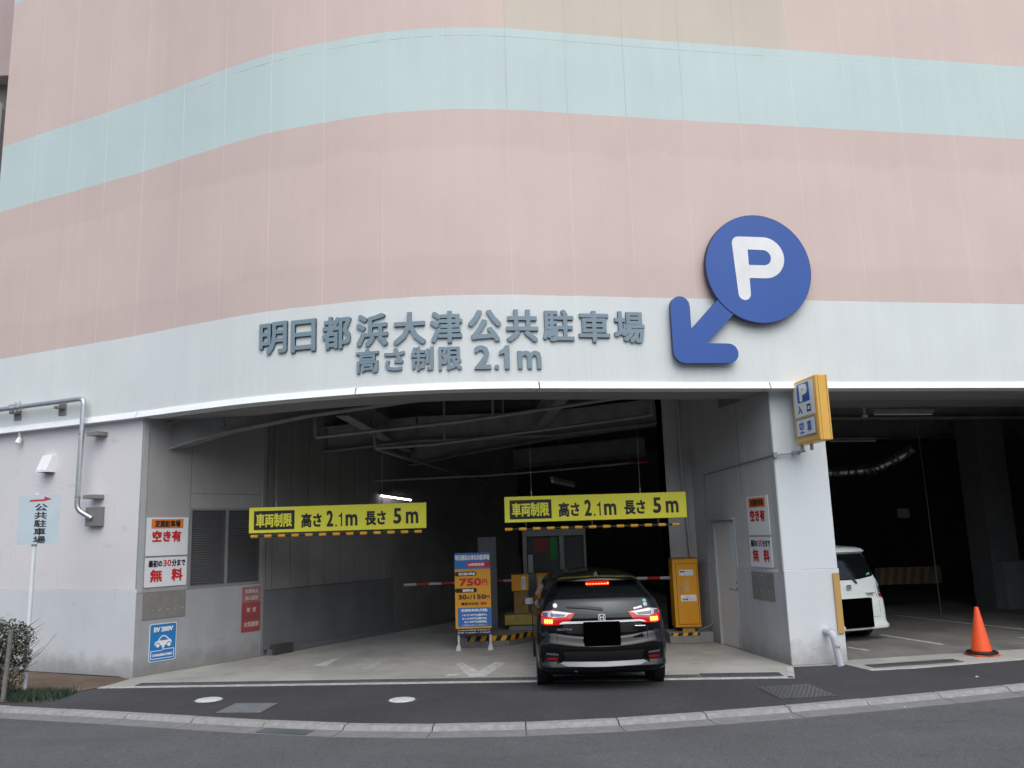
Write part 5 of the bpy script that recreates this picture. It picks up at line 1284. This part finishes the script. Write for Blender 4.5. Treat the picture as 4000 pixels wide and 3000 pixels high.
E_ = lambda name, poly, m, off=.004, **k: decal(name, poly, bvw, MW, m, WC, off, **k)
E_('rear_window', [(-.70, 1.10), (-.62, 1.07), (-.3, 1.04), (0, 1.035), (.3, 1.04), (.60, 1.075), (.70, 1.10), (.655, 1.28), (.60, 1.44), (.57, 1.475), (-.57, 1.475), (-.60, 1.44), (-.655, 1.28)], M_BGLASS, .004, grid=.04)
for s in (-1, 1):
    f_ = (lambda P: P) if s > 0 else mirror
    tl = E_('tail_light', f_([(.665, .72), (.80, .715), (.815, .80), (.805, .92), (.78, .975), (.675, .985)]), M_CLENS, .012, grid=.03)
    decal('red_lens', f_([(.672, .722), (.80, .718), (.806, .775), (.674, .785)]), bvw, MW, M_RLENS2, tl, .016, grid=.03)
    decal('smoked_lens', f_([(.69, .80), (.76, .80), (.76, .895), (.69, .90)]), bvw, MW, mat('amber_smoke', (.12, .10, .11), .15, .3, coat=1), tl, .016, grid=.03)
    E_('hatch_seam', [(s*.635, .95), (s*.640, .95), (s*.632, .46), (s*.627, .46)], mat('seam_grey', (.10, .11, .11), .6), .002)
    for y in (.78, 3.4):
        T = MW @ Matrix.Translation((s*.79, y, .30)) @ Matrix.Rotation(R(90)*s, 4, 'Y'); mb = MB(); mb.lathe([(.001, -.1), (.335, -.1), (.335, .018), (.001, .018)], 32, T); obj('wheel_arch', mb, M_BLACK, WC, smooth=True)
        wheel(s*.705, y, s, MW, WC, .295, .19)
E_('lower_seam', [(-.63, .405), (-.63, .400), (.63, .400), (.63, .405)][::-1], MATS['seam_grey'], .002)
E_('wiper', [(-.35, 1.085), (-.34, 1.06), (.12, 1.055), (.20, .97), (.225, .975), (.155, 1.08), (.13, 1.09)], M_BLACK, .030, grid=.04)
E_('window_sticker', circ(.52, 1.115, .018, 12), mat('green_sticker', (.12, .45, .2)), .008, label='green round sticker'); E_('window_sticker', circ(.568, 1.125, .018, 12), mat('blue_sticker', (.35, .5, .72)), .008, label='pale blue round sticker')
Mem = frame(MW @ V((.02, .115, .915)), uw)
mb = MB(); a = rrect(-.050, -.043, .050, .043, .014); b_ = rrect(-.041, -.034, .041, .034, .010)
for i in range(len(a)):
    j = (i+1) % len(a); mb.add([Mem @ V((*p, d)) for p, d in ((a[i], .02), (a[j], .02), (b_[j], .02), (b_[i], .02), (a[i], -.02), (a[j], -.02))], [(0, 1, 2, 3), (0, 4, 5, 1)])
for s in (-1, 1): mb.prism([(s*.016-.006, -.034), (s*.016+.006, -.034), (s*.022+.006, .034), (s*.022-.006, .034)], 0, .020, Mem)
mb.prism(rect(-.016, -.006, .016, .006), 0, .0195, Mem); obj('emblem', mb, M_CHROME, WC)
mb = MB(); mb.box((.40, .06, .80), (.56, .13, .812), MW); obj('badge', mb, M_CHROME, WC)
plate('number_cover', frame(MW @ V((0, .0, 0)), uw), rrect(-.215, .245, .375, .73, .004), -.05, .03, MATS['black_cover'], WC, label='plain black cover over the number plate')
mb = MB(); mb.box((-.66, .45, .12), (.66, 3.9, .2), MW); obj('underbody', mb, M_BLACK, WC)
mb = MB(); mb.add([MW @ V(p) for p in ((.05, .5, 1.60), (.08, .5, 1.60), (.065, .46, 1.66), (.065, .62, 1.61))], [(0, 1, 2), (0, 2, 3), (1, 3, 2)]); obj('antenna_fin', mb, M_WP, WC)

# block added unseen behind the camera, to put dark reflections in the black car
OB = thing('added_reflection_block', 'plain grey block added out of view, for dark reflections in the black car', 'building', (0, -16, 0))
mb = MB(); mb.box((-30, -24, 0), (30, -16, 9.5)); obj('wall', mb, mat('added_block_wall', (.22, .22, .21), .8), OB)
for i in range(14):
    for k in range(3):
        mb = MB(); mb.box((-27+i*4, -15.99, 1.2+k*2.9), (-25+i*4, -15.95, 2.6+k*2.9)); obj('window', mb, M_BGLASS, OB)
